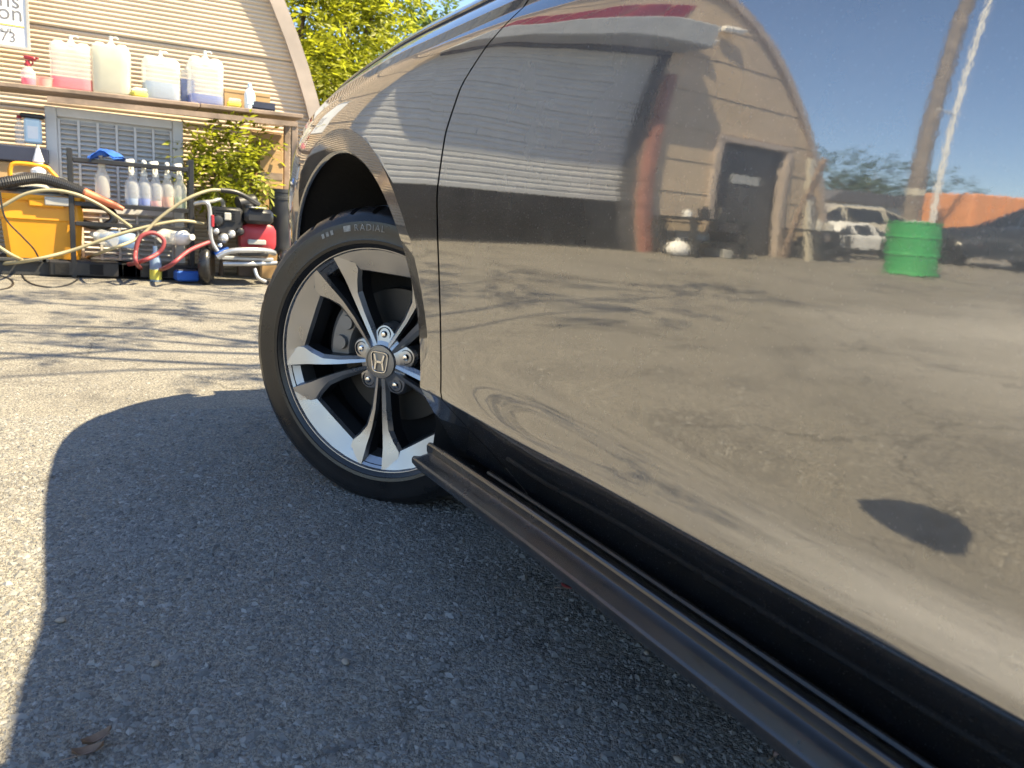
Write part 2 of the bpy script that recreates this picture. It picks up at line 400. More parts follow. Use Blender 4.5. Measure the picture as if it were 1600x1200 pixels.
def panel(name, grids, m=None, mirror=True, flange=()):
    """grids: list of (Y, Q) 2-D arrays; builds the left panel with exact normals and its mirror image"""
    outs = []
    for sgn in ((1, -1) if mirror else (1,)):
        V = []; NN = []; F = []
        for g in grids:
            Y, Q = g[0], g[1]; P = P3(Y, Q); n = Nrm(Y, Q); r, c = Y.shape
            fl = g[2] if len(g) > 2 else {}
            def put(P, n):
                b = len(V)
                if sgn < 0: P = P * np.array([-1, 1, 1]) + np.array([2 * CARX, 0, 0]); n = n * np.array([-1, 1, 1])
                V.extend(P.reshape(-1, 3).tolist()); NN.extend(n.reshape(-1, 3).tolist())
                rr, cc = P.shape[0], P.shape[1]
                for i in range(rr - 1):
                    for j in range(cc - 1):
                        A = [b + i * cc + j, b + i * cc + j + 1, b + (i + 1) * cc + j + 1, b + (i + 1) * cc + j]
                        p = [V[k] for k in A]
                        A = [A[k] for k in range(4) if sum((p[k][t] - p[k - 1][t]) ** 2 for t in range(3)) > 1e-12]
                        if len(A) >= 3:
                            p0, p1, p2 = (np.array(V[k]) for k in A[:3]); gn = np.cross(p1 - p0, p2 - p0)
                            F.append(tuple(A if gn @ np.array(NN[A[0]]) > 0 else A[::-1]))
            put(P, n)
            for edge, dirn in fl.items():            # folded edge going inboard
                if edge == 'first': e = P[0]
                elif edge == 'last': e = P[-1]
                elif edge == 'bottom': e = P[:, 0]
                else: e = P[:, -1]
                e2 = e + np.array([.022, 0, 0]) ; e1 = e + np.array([.0012, 0, 0]) + np.array(dirn) * .0012
                S_ = np.stack([e, e1, e2]); nd = np.array(dirn, float); nd /= np.linalg.norm(nd)
                n0 = n[0] if edge == 'first' else n[-1] if edge == 'last' else n[:, 0] if edge == 'bottom' else n[:, -1]
                n1 = n0 * .5 + nd; n1 /= np.linalg.norm(n1, axis=-1, keepdims=True)
                put(S_, np.stack([n0, n1, np.repeat(nd[None], len(e), 0)]))
        me = bpy.data.meshes.new(name); me.from_pydata(V, [], F); me.update()
        for p in me.polygons: p.use_smooth = True
        me.normals_split_custom_set_from_vertices(NN)
        outs.append(link_mesh(name, me, m or M['paint'], car))
    return outs
SEAM = [(.10, -.74), (.235, -.665), (.267, -.622), (.30, -.548), (.339, -.484), (.40, -.479), (.47, -.476), (.668, -.463), (.76, -.480), (.825, -.516), (.87, -.575), (.899, -.629), (.95, -.70), (1.02, -.78)]
def seam(q): return np.interp(q, [a for a, _ in SEAM], [b for _, b in SEAM])
_ss = np.linspace(.1, 1.02, 921); _sv = np.convolve(np.pad(seam(_ss), 15, mode='edge'), np.hanning(31) / np.hanning(31).sum(), 'valid')
def seam(q): return np.interp(q, _ss, _sv)
def strip(y0, y1, qa, qb, n, fl=None):
    q = q_rows(qa, qb); u = np.linspace(0, 1, n)
    Y = np.array([[(1 - t) * (y0(k) if callable(y0) else y0) + t * (y1(k) if callable(y1) else y1) for k in q] for t in u])
    return (Y, np.repeat(q[None], n, 0), fl or {})
def arch_cols(y0, y1, ytop, n, yc, zc, r):
    ts = np.linspace(0, math.pi, n); ys = yc - r * np.cos(ts); rows = q_rows(.30, ytop); Y = []; Q = []
    for y in ys:
        zb = zc + math.sqrt(max(0, r * r - (y - yc) ** 2)); qb = q_of_z(zb, y)
        Y.append(np.full(len(rows), y)); Q.append(np.maximum(rows, qb))
    return np.array(Y), np.array(Q)
QT = .957
def ring_r(z): return .43 + .043 * SS(.30, .47, z)
def ring_edge(k, sg, z):                       # y of the flare crease at height z, sg -1 rear side / +1 front side
    yc, zc, r = ARCH[k]; ro = float(ring_r(z)); return yc + sg * math.sqrt(max(1e-6, ro * ro - (z - zc) ** 2))
Z1 = .47
def arch_side(k, sg): return lambda q: ring_edge(k, sg, min(Z1, max(.325, float(q))))
def arch_top(k, n=70):
    yc, zc, r = ARCH[k]; ro = .473; t0 = math.asin((Z1 - zc) / ro); rows = q_rows(.40, QT); Y = []; Q = []
    for t in np.linspace(t0, math.pi - t0, n):
        y = yc - ro * math.cos(t); qb = q_of_z(zc + ro * math.sin(t), y)
        Y.append(np.full(len(rows), y)); Q.append(np.maximum(rows, qb))
    return np.array(Y), np.array(Q), {}
def arch_ring(k, n=110, m=5):
    yc, zc, r = ARCH[k]; Y = []; Q = []
    for t in np.linspace(0, math.pi, n):
        ro = .43
        for _ in range(12): ro = float(ring_r(zc + ro * math.sin(t)))
        rr = np.linspace(.43, ro - .0004, m); y = yc - rr * math.cos(t); z = zc + rr * math.sin(t)
        Y.append(y); Q.append(np.array([q_of_z(b_, a_) for a_, b_ in zip(y, z)]))
    return np.array(Y), np.array(Q), {}
panel('front_fender', [strip(lambda q: seam(q) + .0028, arch_side(0, -1), .226, QT, 26), arch_top(0), arch_ring(0), strip(arch_side(0, 1), .60, .30, QT, 22)])
panel('front_door', [strip(lambda q: seam(q) - .0028, -1.70, .226, QT, 90, {'first': (0, 1, 0), 'bottom': (0, 0, -1)})])
panel('rear_door', [strip(-1.705, -2.60, .226, QT, 40, {'first': (0, 1, 0)})])
panel('rear_quarter_panel', [strip(-2.605, arch_side(1, 1), .47, QT, 3), arch_top(1, 41), arch_ring(1, 61, 4), strip(arch_side(1, -1), -4.15, .24, QT, 24)])
# arch lips: rolled edge and dark liner
def arch_lip(k):
    yc, zc, r = ARCH[k]
    for sgn in (1, -1):
        b = MB(); n = 60; ring = []
        for i in range(n + 1):
            t = math.pi * i / n + 0; y = yc - r * math.cos(t); z = zc + r * math.sin(t); q = q_of_z(z, y); x = float(side(y, q))
            d = Vector((0, yc - y, zc - z)).normalized()
            pts = [Vector((x, y, z)), Vector((x + .002, y, z)) + d * .004, Vector((x + .008, y, z)) + d * .006, Vector((x + .012, y, z)) + d * .001]
            if sgn < 0: pts = [Vector((2 * CARX - p.x, p.y, p.z)) for p in pts]
            ring += pts
        b.add(ring, [(i * 4 + j, i * 4 + j + 1, i * 4 + 4 + j + 1, i * 4 + 4 + j) for i in range(n) for j in range(3)])
        b.build('arch_lip', M['paint'], car, 60)
        b = MB(); ring = []; n = 30
        for i in range(n + 1):
            t = math.pi * (-.12 + 1.24 * i / n)
            yl = yc - (r + .004) * math.cos(t); zl = zc + (r + .004) * math.sin(t); xo = float(side(yl, q_of_z(max(zl, .30), yl))) + .011
            for x in (xo, .50):
                ring.append((x if sgn > 0 else 2 * CARX - x, yl, zl))
        b.add(ring, [(i * 2, i * 2 + 1, i * 2 + 3, i * 2 + 2) for i in range(n)])
        xx = .50 if sgn > 0 else 2 * CARX - .50
        b.add([(xx, yc - .45, .16), (xx, yc + .45, .16), (xx, yc + .45, .80), (xx, yc - .45, .80)], [(0, 1, 2, 3)])
        b.build('wheel_well_liner', M['liner'], car, 40)
arch_lip(0); arch_lip(1)
# hood, rolled over from the gap line
def hood():
    ys = np.concatenate([np.linspace(-.66, .62, 54), [.66, .70, .74, .78]])
    V = []; nc = None; F = []
    for y in ys:
        q = QT; x0 = float(side(min(y, .80), q)) + .0075; z0 = float(qz(q, y)) + .0125 * (1 - SS(.45, .75, y))
        s = np.concatenate([np.linspace(0, .075, 14)[:-1], np.linspace(.075, 1, 22) ** 1.4 * 1.0]); s = np.unique(np.round(s, 5))
        t = np.interp(s, [0, .004, .030, .09, .25, 1], [30, 46, 56, 78, 84.5, 90]); ds = np.diff(s)
        tm = np.radians((t[1:] + t[:-1]) / 2); X = np.concatenate([[0], np.cumsum(np.sin(tm) * ds)]); Z = np.concatenate([[0], np.cumsum(np.cos(tm) * ds)])
        half = CARX - x0; X = np.where(s <= .075, X, X[np.searchsorted(s, .075)] + (X - X[np.searchsorted(s, .075)]) * (half - X[np.searchsorted(s, .075)]) / (X[-1] - X[np.searchsorted(s, .075)]))
        dome = 1 - .7 * SS(.35, .8, y)
        row = [(x0 + a, y - .10 * (a / half) ** 2 * 0 + .06 * (a / half) * SS(.2, .8, y), z0 + b * dome) for a, b in zip(X, Z)]
        row = [(x0 + .004, row[0][1], z0 - .006)] + row
        full = row + [(2 * CARX - a, b, c) for (a, b, c) in row[::-1][1:]]
        nc = len(full); V += full
    for i in range(len(ys) - 1):
        for j in range(nc - 1): F.append((i * nc + j, i * nc + j + 1, (i + 1) * nc + j + 1, (i + 1) * nc + j))
    b = MB(); b.add(V, F); b.build('hood', M['paint'], car, 50)
    for sgn in (1, -1):                     # dark channel below the gap
        b = MB(); vs = []
        for y in ys:
            x0 = float(side(min(y, .80), QT)); z0 = float(qz(QT, y))
            for (dx, dz) in ((-.0006, -.0015), (.0074, .0085 * (1 - float(SS(.45, .75, y))))):
                x = x0 + dx; vs.append((x if sgn > 0 else 2 * CARX - x, y, z0 + dz))
        b.add(vs, [(i * 2, i * 2 + 1, i * 2 + 3, i * 2 + 2) for i in range(len(ys) - 1)])
        b.build('hood_gap_seal', M['liner'], car)
hood()
# nose: bumper wrapped round the front, grille, headlights
def bumper():
    ps = [(float(plan(y)), y) for y in np.linspace(.603, .90, 16)] + [(.36, .935), (.5, .962), (.65, .982), (.8, .992), (.93, .995)]
    ps = ps + [(2 * CARX - a, b) for a, b in ps[::-1][1:]]
    pr = [(.15, .05), (.19, .015), (.26, -.005), (.36, -.008), (.46, 0), (.56, .0), (.62, .008), (.68, .03), (.72, .06)]
    V = []; n = len(ps)
    for (z, ins) in pr:
        for i, (x, y) in enumerate(ps):
            k = min(1, abs(x - CARX) / 1.0)
            V.append((x + ins * (1 if x < CARX else -1) * k * .8, y - ins * (1.2 - .4 * k), z + .0))
    F = [(j * n + i, j * n + i + 1, (j + 1) * n + i + 1, (j + 1) * n + i) for j in range(len(pr) - 1) for i in range(n - 1)]
    b = MB(); b.add(V, F); o = b.build('front_bumper', M['paint'], car, 50)
    g = MB()
    for k in range(7): g.box((CARX, .992 - .004 * k, .40 + .035 * k), (.95 - .03 * k, .02, .012))
    g.box((CARX, .955, .50), (.9, .04, .24)); g.build('grille', M['black_trim'], o)
    g = MB(); g.box((CARX, .99, .24), (1.1, .03, .06), bev=.01); g.build('lower_intake', M['black_trim'], o)
    for sgn in (1, -1):
        h = MB(); V = []; F = []
        ys = np.linspace(.47, .86, 16)
        for y in ys:
            w = SS(.45, .60, y); zc = .735 - .03 * SS(.5, .86, y); hh = .010 + .038 * w
            for (dz, o_) in ((-hh, .004), (-hh * .8, -.006), (0, -.010), (hh * .8, -.004), (hh, .006)):
                x = float(plan(y)) + o_ + .01 + (.02 if dz > 0 else 0) * w
                V.append((x if sgn > 0 else 2 * CARX - x, y + .004, zc + dz))
        for i in range(15):
            for j in range(4): F.append((i * 5 + j, i * 5 + j + 1, i * 5 + 6 + j, i * 5 + 5 + j))
        h.add(V, F); hl = h.build('headlight', M['lens'], car, 60)
        k = MB(); k.add([(a - .002 * sgn, b + .0015, c + .052) for a, b, c in V[0::5]] + [(a - .002 * sgn, b + .0015, c + .075) for a, b, c in V[0::5]],
                        [(i, i + 1, 17 + i, 16 + i) for i in range(15)]); k.build('lamp_bezel', M['black_trim'], hl)
    f = MB()                                   # upper nose filling bumper to hood
    V = []; n = len(ps)
    for (z, ins) in ((.715, .055), (.75, .10), (.775, .15)):
        for (x, y) in ps:
            k = min(1, abs(x - CARX) / 1.0); V.append((x + ins * (1 if x < CARX else -1) * k * .6, y - ins * (1.2 - .4 * k), z))
    f.add(V, [(j * n + i, j * n + i + 1, (j + 1) * n + i + 1, (j + 1) * n + i) for j in range(2) for i in range(n - 1)]); f.build('nose_panel', M['paint'], car, 50)
bumper()
# greenhouse
def greenhouse():
    def mir(b, vs, fs):
        b.add(vs, fs); b.add([(2 * CARX - x, y, z) for x, y, z in vs], [f[::-1] for f in fs])
    belt = lambda y: (float(side(max(min(y, .8), -4.1), QT)) + .004, float(qz(QT, y)) + .004)
    Y = [-.70, -1.0, -1.35, -1.7, -2.1, -2.5, -2.9, -3.3]
    top = {-.70: (.045, 1.0), -1.0: (.158, 1.21), -1.35: (.27, 1.395), -1.7: (.31, 1.425), -2.1: (.32, 1.435), -2.5: (.315, 1.42), -2.9: (.27, 1.33), -3.3: (.16, 1.14)}
    lo = []; hi = []
    for y in Y:
        bx, bz = belt(y); tx, tz = top[y]; lo.append((bx, y, bz)); hi.append((max(tx, bx + .004), y, max(tz, bz + .004)))
    b = MB(); n = len(Y)
    def lerp(a, c, t): return tuple(a[i] * (1 - t) + c[i] * t for i in range(3))
    for sgn in (1, -1):
        fx = lambda p: p if sgn > 0 else (2 * CARX - p[0], p[1], p[2])
        w = MB(); vs = [fx(lerp(lo[i], hi[i], t)) for i in range(n) for t in (.0, .5, .93)]
        vs = [(v[0] + (.012 if k % 3 == 1 else 0) * -sgn, v[1], v[2]) for k, v in enumerate(vs)]
        w.add(vs, [(i * 3 + j, i * 3 + j + 1, i * 3 + 4 + j, i * 3 + 3 + j) for i in range(n - 1) for j in (0, 1)]); gl = w.build('side_window', M['carglass'], car, 60)
        t = MB(); t.tube([fx((p[0] - .006, p[1], p[2])) for p in lo], .011, 6); t.build('belt_moulding', M['black_trim'], car)
        t = MB(); t.tube([fx(lerp(lo[i], hi[i], .97)) for i in range(n)], .024, 8); t.build('roof_rail', M['paint'], car)
        t = MB(); t.tube([fx(lerp(lo[3], hi[3], s)) for s in (0, .5, .95)], .035, 6); t.build('centre_pillar', M['black_trim'], car)
    def across(i0, i1, name, m, crown, k=12):
        b = MB(); V = []
        for i in range(i0, i1 + 1):
            p = hi[i]
            for j in range(k + 1):
                s = j / k; x = p[0] + (2 * CARX - 2 * p[0]) * s; V.append((x, p[1] + (.30 if name == 'windshield' else 0) * (1 - (2 * s - 1) ** 2) * (1 - (i - i0) / (i1 - i0 + 1e-6)) * 1.0
                                    , p[2] + crown * (1 - (2 * s - 1) ** 2)))
        b.add(V, [(a * (k + 1) + j, a * (k + 1) + j + 1, (a + 1) * (k + 1) + j + 1, (a + 1) * (k + 1) + j) for a in range(i1 - i0) for j in range(k)]); b.build(name, m, car, 50)
    across(0, 2, 'windshield', M['carglass'], .045); across(2, 5, 'roof', M['paint'], .045); across(5, 7, 'rear_window', M['carglass'], .045)
    b = MB(); k = 12; V = []
    for (y, z, x) in ((-3.3, 1.14, .16), (-3.6, 1.07, .12), (-4.1, 1.03, .15), (-4.2, .95, .16), (-4.22, .55, .14), (-4.2, .25, .2)):
        for j in range(k + 1): s = j / k; V.append((x + (2 * CARX - 2 * x) * s, y - .06 * (1 - (2 * s - 1) ** 2), z + .03 * (1 - (2 * s - 1) ** 2)))
    b.add(V, [(a * (k + 1) + j, a * (k + 1) + j + 1, (a + 1) * (k + 1) + j + 1, (a + 1) * (k + 1) + j) for a in range(5) for j in range(k)]); b.build('trunk_lid', M['paint'], car, 50)
    c = MB(); c.box((CARX, -.62, .985), (1.62, .20, .02), Euler((R(8), 0, 0))); c.build('cowl_panel', M['black_trim'], car)
    u = MB(); u.box((CARX, -1.55, .42), (1.62, 2.1, .46)); u.box((CARX, 0, .45), (.82, 1.1, .6)); u.box((CARX, .72, .48), (1.35, .36, .45)); u.box((CARX, -3.0, .5), (.8, .9, .5)); u.box((CARX, -3.85, .55), (1.4, .5, .5))
    u.box((CARX, -2.0, .80), (1.60, 2.9, .28))
    u.build('underbody', M['liner'], car)
    # door mirrors
    for sgn in (1, -1):
        fx = lambda x: x if sgn > 0 else 2 * CARX - x
        m_ = MB(); prof = [(.0, -.105), (.072, -.10), (.094, -.06), (.100, .0), (.084, .065), (.045, .11), (.0, .12)]
        m_.lathe(prof[1:-1], (fx(-.225), -1.085, 1.035), (0, 1, 0), 20, True, .25, 1.25, .92); o = m_.build('door_mirror', M['paint'], car, 60)
        a = MB(); a.tube([(fx(-.02), -1.09, .975), (fx(-.08), -1.10, .985), (fx(-.19), -1.12, 1.01)], [.03, .024, .024], 8); a.build('mirror_stalk', M['black_trim'], o)
        g = MB(); g.lathe([(.07, 0), (.072, .004)], (fx(-.225), -1.192, 1.035), (0, 1, 0), 20, True, .25, 1.2, .88); g.build('mirror_glass', M['carglass'], o)
        for yh in (-1.50, -2.42):
            h = MB(); x0 = float(side(yh, .80)); z0 = .80
            h.tube([(fx(x0 + .01), yh - .11, z0), (fx(x0 - .028), yh - .085, z0 + .002), (fx(x0 - .034), yh, z0 + .004), (fx(x0 - .028), yh + .085, z0 + .002), (fx(x0 + .01), yh + .11, z0)], [.012, .013, .014, .013, .012], 8)
            h.build('door_handle', M['paint'], car, 60)
greenhouse()
# side skirt: matt black sill moulding with a concave shelf
def skirt():
    pr = [(.035, .212), (.0, .2235), (-.028, .2380), (-.0400, .2462), (-.0445, .2483), (-.0480, .2486), (-.0502, .2470), (-.0508, .2440), (-.0470, .2320), (-.0472, .2295), (-.0500, .2275), (-.0560, .2262), (-.0640, .2238), (-.0722, .2210), (-.0745, .2185), (-.0750, .2150), (-.0740, .2095), (-.0700, .2035), (-.0600, .1985), (-.03, .193)]
    for sgn in (1, -1):
        ys = np.concatenate([[-.425, -.428, -.433], np.linspace(-.44, -2.58, 30)]); V = []; n = len(pr)
        for k, y in enumerate(ys):
            sc = (.55, .86, .97)[k] if k < 3 else 1.0
            for (x, z) in pr:
                dx = -.012 * float(SS(-.9, -.45, -(-y) * 1.0) * 0)
                xx = -.045 + (x + .045) * sc + float(plan(y) + .05) * .45; V.append((xx if sgn > 0 else 2 * CARX - xx, y + (.012 if x < -.072 else 0) * (1 if k < 3 else 0), .215 + (z - .215) * sc))
        b = MB(); b.add(V, [(i * n + j, i * n + j + 1, (i + 1) * n + j + 1, (i + 1) * n + j) for i in range(len(ys) - 1) for j in range(n - 1)] + [tuple(range(n))])
        o = b.build('side_skirt', M['skirt'], car, 28)
        s = MB(); s.tube([((-.020 if sgn > 0 else 2 * CARX + .020) + (float(plan(y) + .05) * .45) * sgn  , y, .2425) for y in np.linspace(-.60, -2.5, 30)], .0035, 6); s.build('door_seal', M['rubber'], o)
skirt()

# ---- wheels (local frame: x outward, y forward, z up; origin = centre cap)
def wheel(name, loc, steer, camber, phi0, flip, detail=True):
    b = MB()
    b.lathe([(.2525, .020), (.2500, .0235), (.2455, .0225), (.243, .016), (.2375, .012)], (0, 0, 0), (1, 0, 0), 96, False)
    dk = MB()                              # black-painted sides of windows and spokes
    # band between windows: one chamfered piece per window
    def pol(r, a, x): return (x, r * math.cos(a), r * math.sin(a))
    for k in range(5):
        th = phi0 + k * 2 * math.pi / 5
        # window edge
        angs = [(-27.5, .184), (-22, .2015), (-20.3, .2055), (-10, .1965), (0, .1935), (10, .1965), (20.3, .2055), (22, .2015), (27.5, .184)]
        V = []
        for (a, ri) in angs:
            A = th + R(36) + R(a)
            V += [pol(ri - .006, A, -.050), pol(ri - .002, A, -.010), pol(ri + .0015, A, .0010), pol(.2250, A, .0098), pol(.2435, A, .0165)]
        b.add(V, [(i * 5 + j, i * 5 + j + 1, i * 5 + 6 + j, i * 5 + 5 + j) for i in range(len(angs) - 1) for j in (1, 2, 3)])
        dk.add(V, [(i * 5, i * 5 + 1, i * 5 + 6, i * 5 + 5) for i in range(len(angs) - 1)])
        # facet under the slot
        V = []
        for a in (-11, -5.5, 0, 5.5, 11):
            A = th + R(a); V += [pol(.221, A, -.045), pol(.2235, A, -.003), pol(.2435, A, .0150)]
        b.add(V, [(i * 3 + j, i * 3 + j + 1, i * 3 + 4 + j, i * 3 + 3 + j) for i in range(4) for j in range(2)])
        for sg in (-1, 1):
            # r, t, inner half, outer half, top inner, top outer, height
            st = [(.030, .0070, .0040, .0095, .0030, .0030, .0005), (.060, .0085, .0044, .0112, .0030, .0042, -.0012), (.113, .0120, .0050, .0140, .0032, .0062, -.0020), (.155, .0175, .0058, .0185, .0036, .0100, .0005),
                  (.178, .0220, .0068, .0295, .0040, .0215, .0035), (.196, .0260, .0080, .0420, .0045, .0350, .0070), (.2425, .0330, .0120, .0400, .0060, .0370, .0174)]
            V = []; er = (math.cos(th), math.sin(th)); et = (-math.sin(th) * sg, math.cos(th) * sg)
            for (r, t, wi, wo, ti, to, h) in st:
                for (tt, hh) in ((t - wi, h - .045), (t - wi * .95, h - .012), (t - ti, h), (t + to, h - .0030), (t + wo, h - .0115), (t + wo * 1.03, h - .045)):
                    V.append((hh, er[0] * r + et[0] * tt, er[1] * r + et[1] * tt))
            b.add(V, [(i * 6 + j, i * 6 + j + 1, i * 6 + 7 + j, i * 6 + 6 + j) for i in range(len(st) - 1) for j in (1, 2, 3)])
            dk.add(V, [(i * 6 + j, i * 6 + j + 1, i * 6 + 7 + j, i * 6 + 6 + j) for i in range(len(st) - 1) for j in (0, 4)])
    # hub plate with five lobes
    V = []; n = 80
    for (rr, x) in ((.036, -.002), (.046, -.006), (1, -.012), (1.06, -.02), (1.06, -.05)):
        for i in range(n):
            A = 2 * math.pi * i / n; lob = .069 + .0105 * math.cos(5 * (A - phi0 - R(36)))
            r = rr if rr < .5 else lob * rr
            V.append(pol(r, A, x))
    b.add(V, [(j * n + i, j * n + (i + 1) % n, (j + 1) * n + (i + 1) % n, (j + 1) * n + i) for j in range(4) for i in range(n)])
    w = b.build(name, M['alloy'], car, 8)
    n_ = Vector((-math.cos(steer) * math.cos(camber), -math.sin(steer) * math.cos(camber), math.sin(camber)))
    u = Vector((-math.sin(steer), math.cos(steer), 0)); v = n_.cross(u)
    if v.z < 0: v = -v
    if flip: n_ = Vector((-n_.x, n_.y, n_.z)); u = Vector((-u.x, u.y, u.z))
    w.matrix_world = Matrix(((n_.x, u.x, v.x, loc[0]), (n_.y, u.y, v.y, loc[1]), (n_.z, u.z, v.z, loc[2]), (0, 0, 0, 1)))
    tag(dk.build('window_sides', M['alloy_dark'], w, 30), kind='stuff')
    c = MB(); c.lathe([(.2375, .0115), (.232, -.006), (.226, -.05), (.224, -.17), (.24, -.185)], (0, 0, 0), (1, 0, 0), 96, False); c.build('rim_barrel', M['alloy_dark'], w, 40)
    # tyre
    prof = [(.2400, .004), (.2440, .0190), (.2500, .0262), (.2560, .0300), (.2570, .0325), (.2640, .0345), (.2660, .0338), (.2850, .0372), (.3020, .0350), (.3040, .0330), (.3125, .0290), (.3200, .0215), (.3265, .0100),
            (.3310, -.0040), (.3325, -.0180), (.3330, -.0340), (.3262, -.0360), (.3262, -.0440), (.3335, -.0460), (.3338, -.0820), (.3265, -.0840), (.3265, -.0930), (.3338, -.0950), (.3335, -.1330),
            (.3262, -.1350), (.3262, -.1430), (.3330, -.1450), (.3318, -.1720), (.3250, -.1950), (.3000, -.2150), (.2700, -.2130), (.2400, -.1900)]
    t = MB(); n = 252; V = []
    for (r, x) in prof:
        for i in range(n):
            rr = r; ph = i % 7
            if r > .3195 and -.034 <= x <= .0225 and ph in (0,): rr = r - .0100 * (1 if r > .3255 else .35)
            if r > .3255 and -.18 <= x <= -.144 and ph in (3,): rr = r - .0060
            if r > .332 and -.135 <= x <= -.045 and ph in (2,) : rr = r - .003
            V.append(pol(rr, 2 * math.pi * i / n, x))
    m = len(prof)
    t.add(V, [(j * n + i, j * n + (i + 1) % n, (j + 1) * n + (i + 1) % n, (j + 1) * n + i) for j in range(m - 1) for i in range(n)])
    # flatten contact patch happens in the ground plane: keep round, sunk 2 mm
    ty = t.build('tyre', M['rubber'], w, 32)
    # centre cap with raised emblem
    c = MB(); c.lathe([(.0375, -.008), (.0375, .0015), (.0362, .0042), (.0335, .0045), (.0330, .0032), (.030, .0036), (.0, .0046)], (0, 0, 0), (1, 0, 0), 48, False)
    cp = c.build('centre_cap', M['cap'], w, 30)
    e = MB(); W = Matrix(((0, 0, 1), (1, 0, 0), (0, 1, 0)))
    def bar(p, q, wd, zt=.0076):
        p = Vector(p); q = Vector(q); d = (q - p).normalized(); nn = Vector((-d.y, d.x)) * wd / 2
        c4 = [p + nn, q + nn, q - nn, p - nn]
        vs = [(.0030, a.x, a.y) for a in c4] + [(zt, a.x * .985, a.y * .985) for a in c4]
        e.add(vs, [(0, 1, 2, 3), (4, 5, 6, 7), (0, 1, 5, 4), (1, 2, 6, 5), (2, 3, 7, 6), (3, 0, 4, 7)])
    tw, bw, hh = .0125, .0085, .0175
    a0 = R(2)                                   # mark leans with the wheel's rotation
    rt = lambda x, y: (x * math.cos(a0) - y * math.sin(a0), x * math.sin(a0) + y * math.cos(a0))
    bar(rt(-tw, hh), rt(-bw + .0005, .001), .0042); bar(rt(-bw + .0005, .001), rt(-tw + .0016, -hh), .0042)
    bar(rt(tw, hh), rt(bw - .0005, .001), .0042); bar(rt(bw - .0005, .001), rt(tw - .0016, -hh), .0042)
    bar(rt(-.0085, .0008), rt(.0085, .0008), .0052)
    fr = []
    for i in range(40):                         # rounded frame round the letter, wider at the top
        A = 2 * math.pi * i / 40; c_, s_ = math.cos(A), math.sin(A); qn = (abs(c_) ** 5 + abs(s_) ** 5) ** (-.2)
        y_ = s_ * qn * .0225; x_ = c_ * qn * (.0192 + .0028 * (y_ / .0225)); fr.append((.0056, *rt(x_, y_)))
    e.tube(fr, .0017, 6, False, True)
    e.build('emblem', M['chrome'], w, 40)
    # lug nuts in dark seats
    for k in range(5):
        A = phi0 + R(36) + k * 2 * math.pi / 5; cy, cz = .060 * math.cos(A), .060 * math.sin(A)
        s_ = MB(); s_.lathe([(.0158, -.0135), (.0160, -.0085), (.0148, -.0080), (.0140, -.0105), (.0135, -.026)], (0, cy, cz), (1, 0, 0), 24, False); s_.lathe([(.0138, -.0245), (.001, -.0245)], (0, cy, cz), (1, 0, 0), 24, True); s_.build('lug_seat', M['alloy_dark'], w)
        s_ = MB(); s_.lathe([(.0086, -.026), (.0086, -.012), (.0078, -.0075), (.0052, -.0045), (.001, -.0035)], (0, cy, cz), (1, 0, 0), 6 if False else 12, True); s_.build('lug_nut', M['chrome'], w, 20)
    if detail:
        d = MB(); d.lathe([(.075, -.062), (.080, -.078), (.152, -.080), (.153, -.100), (.075, -.102)], (0, 0, 0), (1, 0, 0), 64, True); d.build('brake_disc', M['iron'], w, 30)
        d = MB(); d.lathe([(.222, -.115), (.0, -.115)], (0, 0, 0), (1, 0, 0), 48, False); d.build('dust_shield', M['liner'], w)
        q = MB()
        for i in range(9):
            pass
        V = []; n = 10
        for i in range(n + 1):
            A = R(8 + 50 * i / n - 12)
            for (r, x) in ((.105, -.055), (.112, -.040), (.155, -.038), (.168, -.050), (.170, -.11), (.105, -.11)): V.append(pol(r, A, x))
        q.add(V, [(i * 6 + j, i * 6 + (j + 1) % 6, i * 6 + 6 + (j + 1) % 6, i * 6 + 6 + j) for i in range(n) for j in range(6)] + [tuple(range(6)), tuple(n * 6 + j for j in range(6))])
        q.lathe([(.016, -.03), (.018, -.045)], pol(.132, R(10), 0), (1, 0, 0), 16); q.lathe([(.016, -.03), (.018, -.045)], pol(.132, R(32), 0), (1, 0, 0), 16)
        q.build('brake_caliper', M['caliper'], w, 30)
    return w, pol
PHI = 1.626 - R(36)
wf, pol = wheel('front_wheel', (-.011, -.031, .3155), .671, -.060, PHI, False)
def text_mesh(s, size, ext=0.0):
    cu = bpy.data.curves.new('txt', 'FONT'); cu.body = s; cu.size = size; cu.extrude = ext; cu.resolution_u = 3
    o = bpy.data.objects.new('txt', cu); col.objects.link(o)
    bpy.context.view_layer.update()
    me = bpy.data.meshes.new_from_object(o.evaluated_get(bpy.context.evaluated_depsgraph_get()))
    bpy.data.objects.remove(o); bpy.data.curves.remove(cu); return me
def tyre_text(s, a0, r, size, gap, wh):
    # raised letters set round the sidewall; reading direction is clockwise seen from outside
    A = a0
    for ch in s:
        if ch == ' ': A += gap * .8 / r; continue
        me = text_mesh(ch, size, .0006); xs = [v.co.x for v in me.vertices]; w = max(xs) - min(xs)
        A += (w / 2) / r
        er = Vector((0, math.cos(A), math.sin(A))); et = Vector((0, -math.sin(A), math.cos(A))); n = Vector((1, 0, 0))
        for v in me.vertices:
            c = v.co.copy(); p = er * (r + c.y - size * .35) + et * (c.x - (max(xs) + min(xs)) / 2)
            rr = p.length; x = np.interp(rr, [.264, .266, .285, .302, .3125], [.0345, .0338, .0372, .0350, .0290])
            v.co = p + n * (x + .0004 + c.z)
        link_mesh('sidewall_letter', me, M['tyre_white'], wh)
        A += (w / 2 + gap) / r
for (s, a, sz) in (('RADIAL', R(82), .019),):
    tyre_text(s, a, .290, sz, .0035, wf)
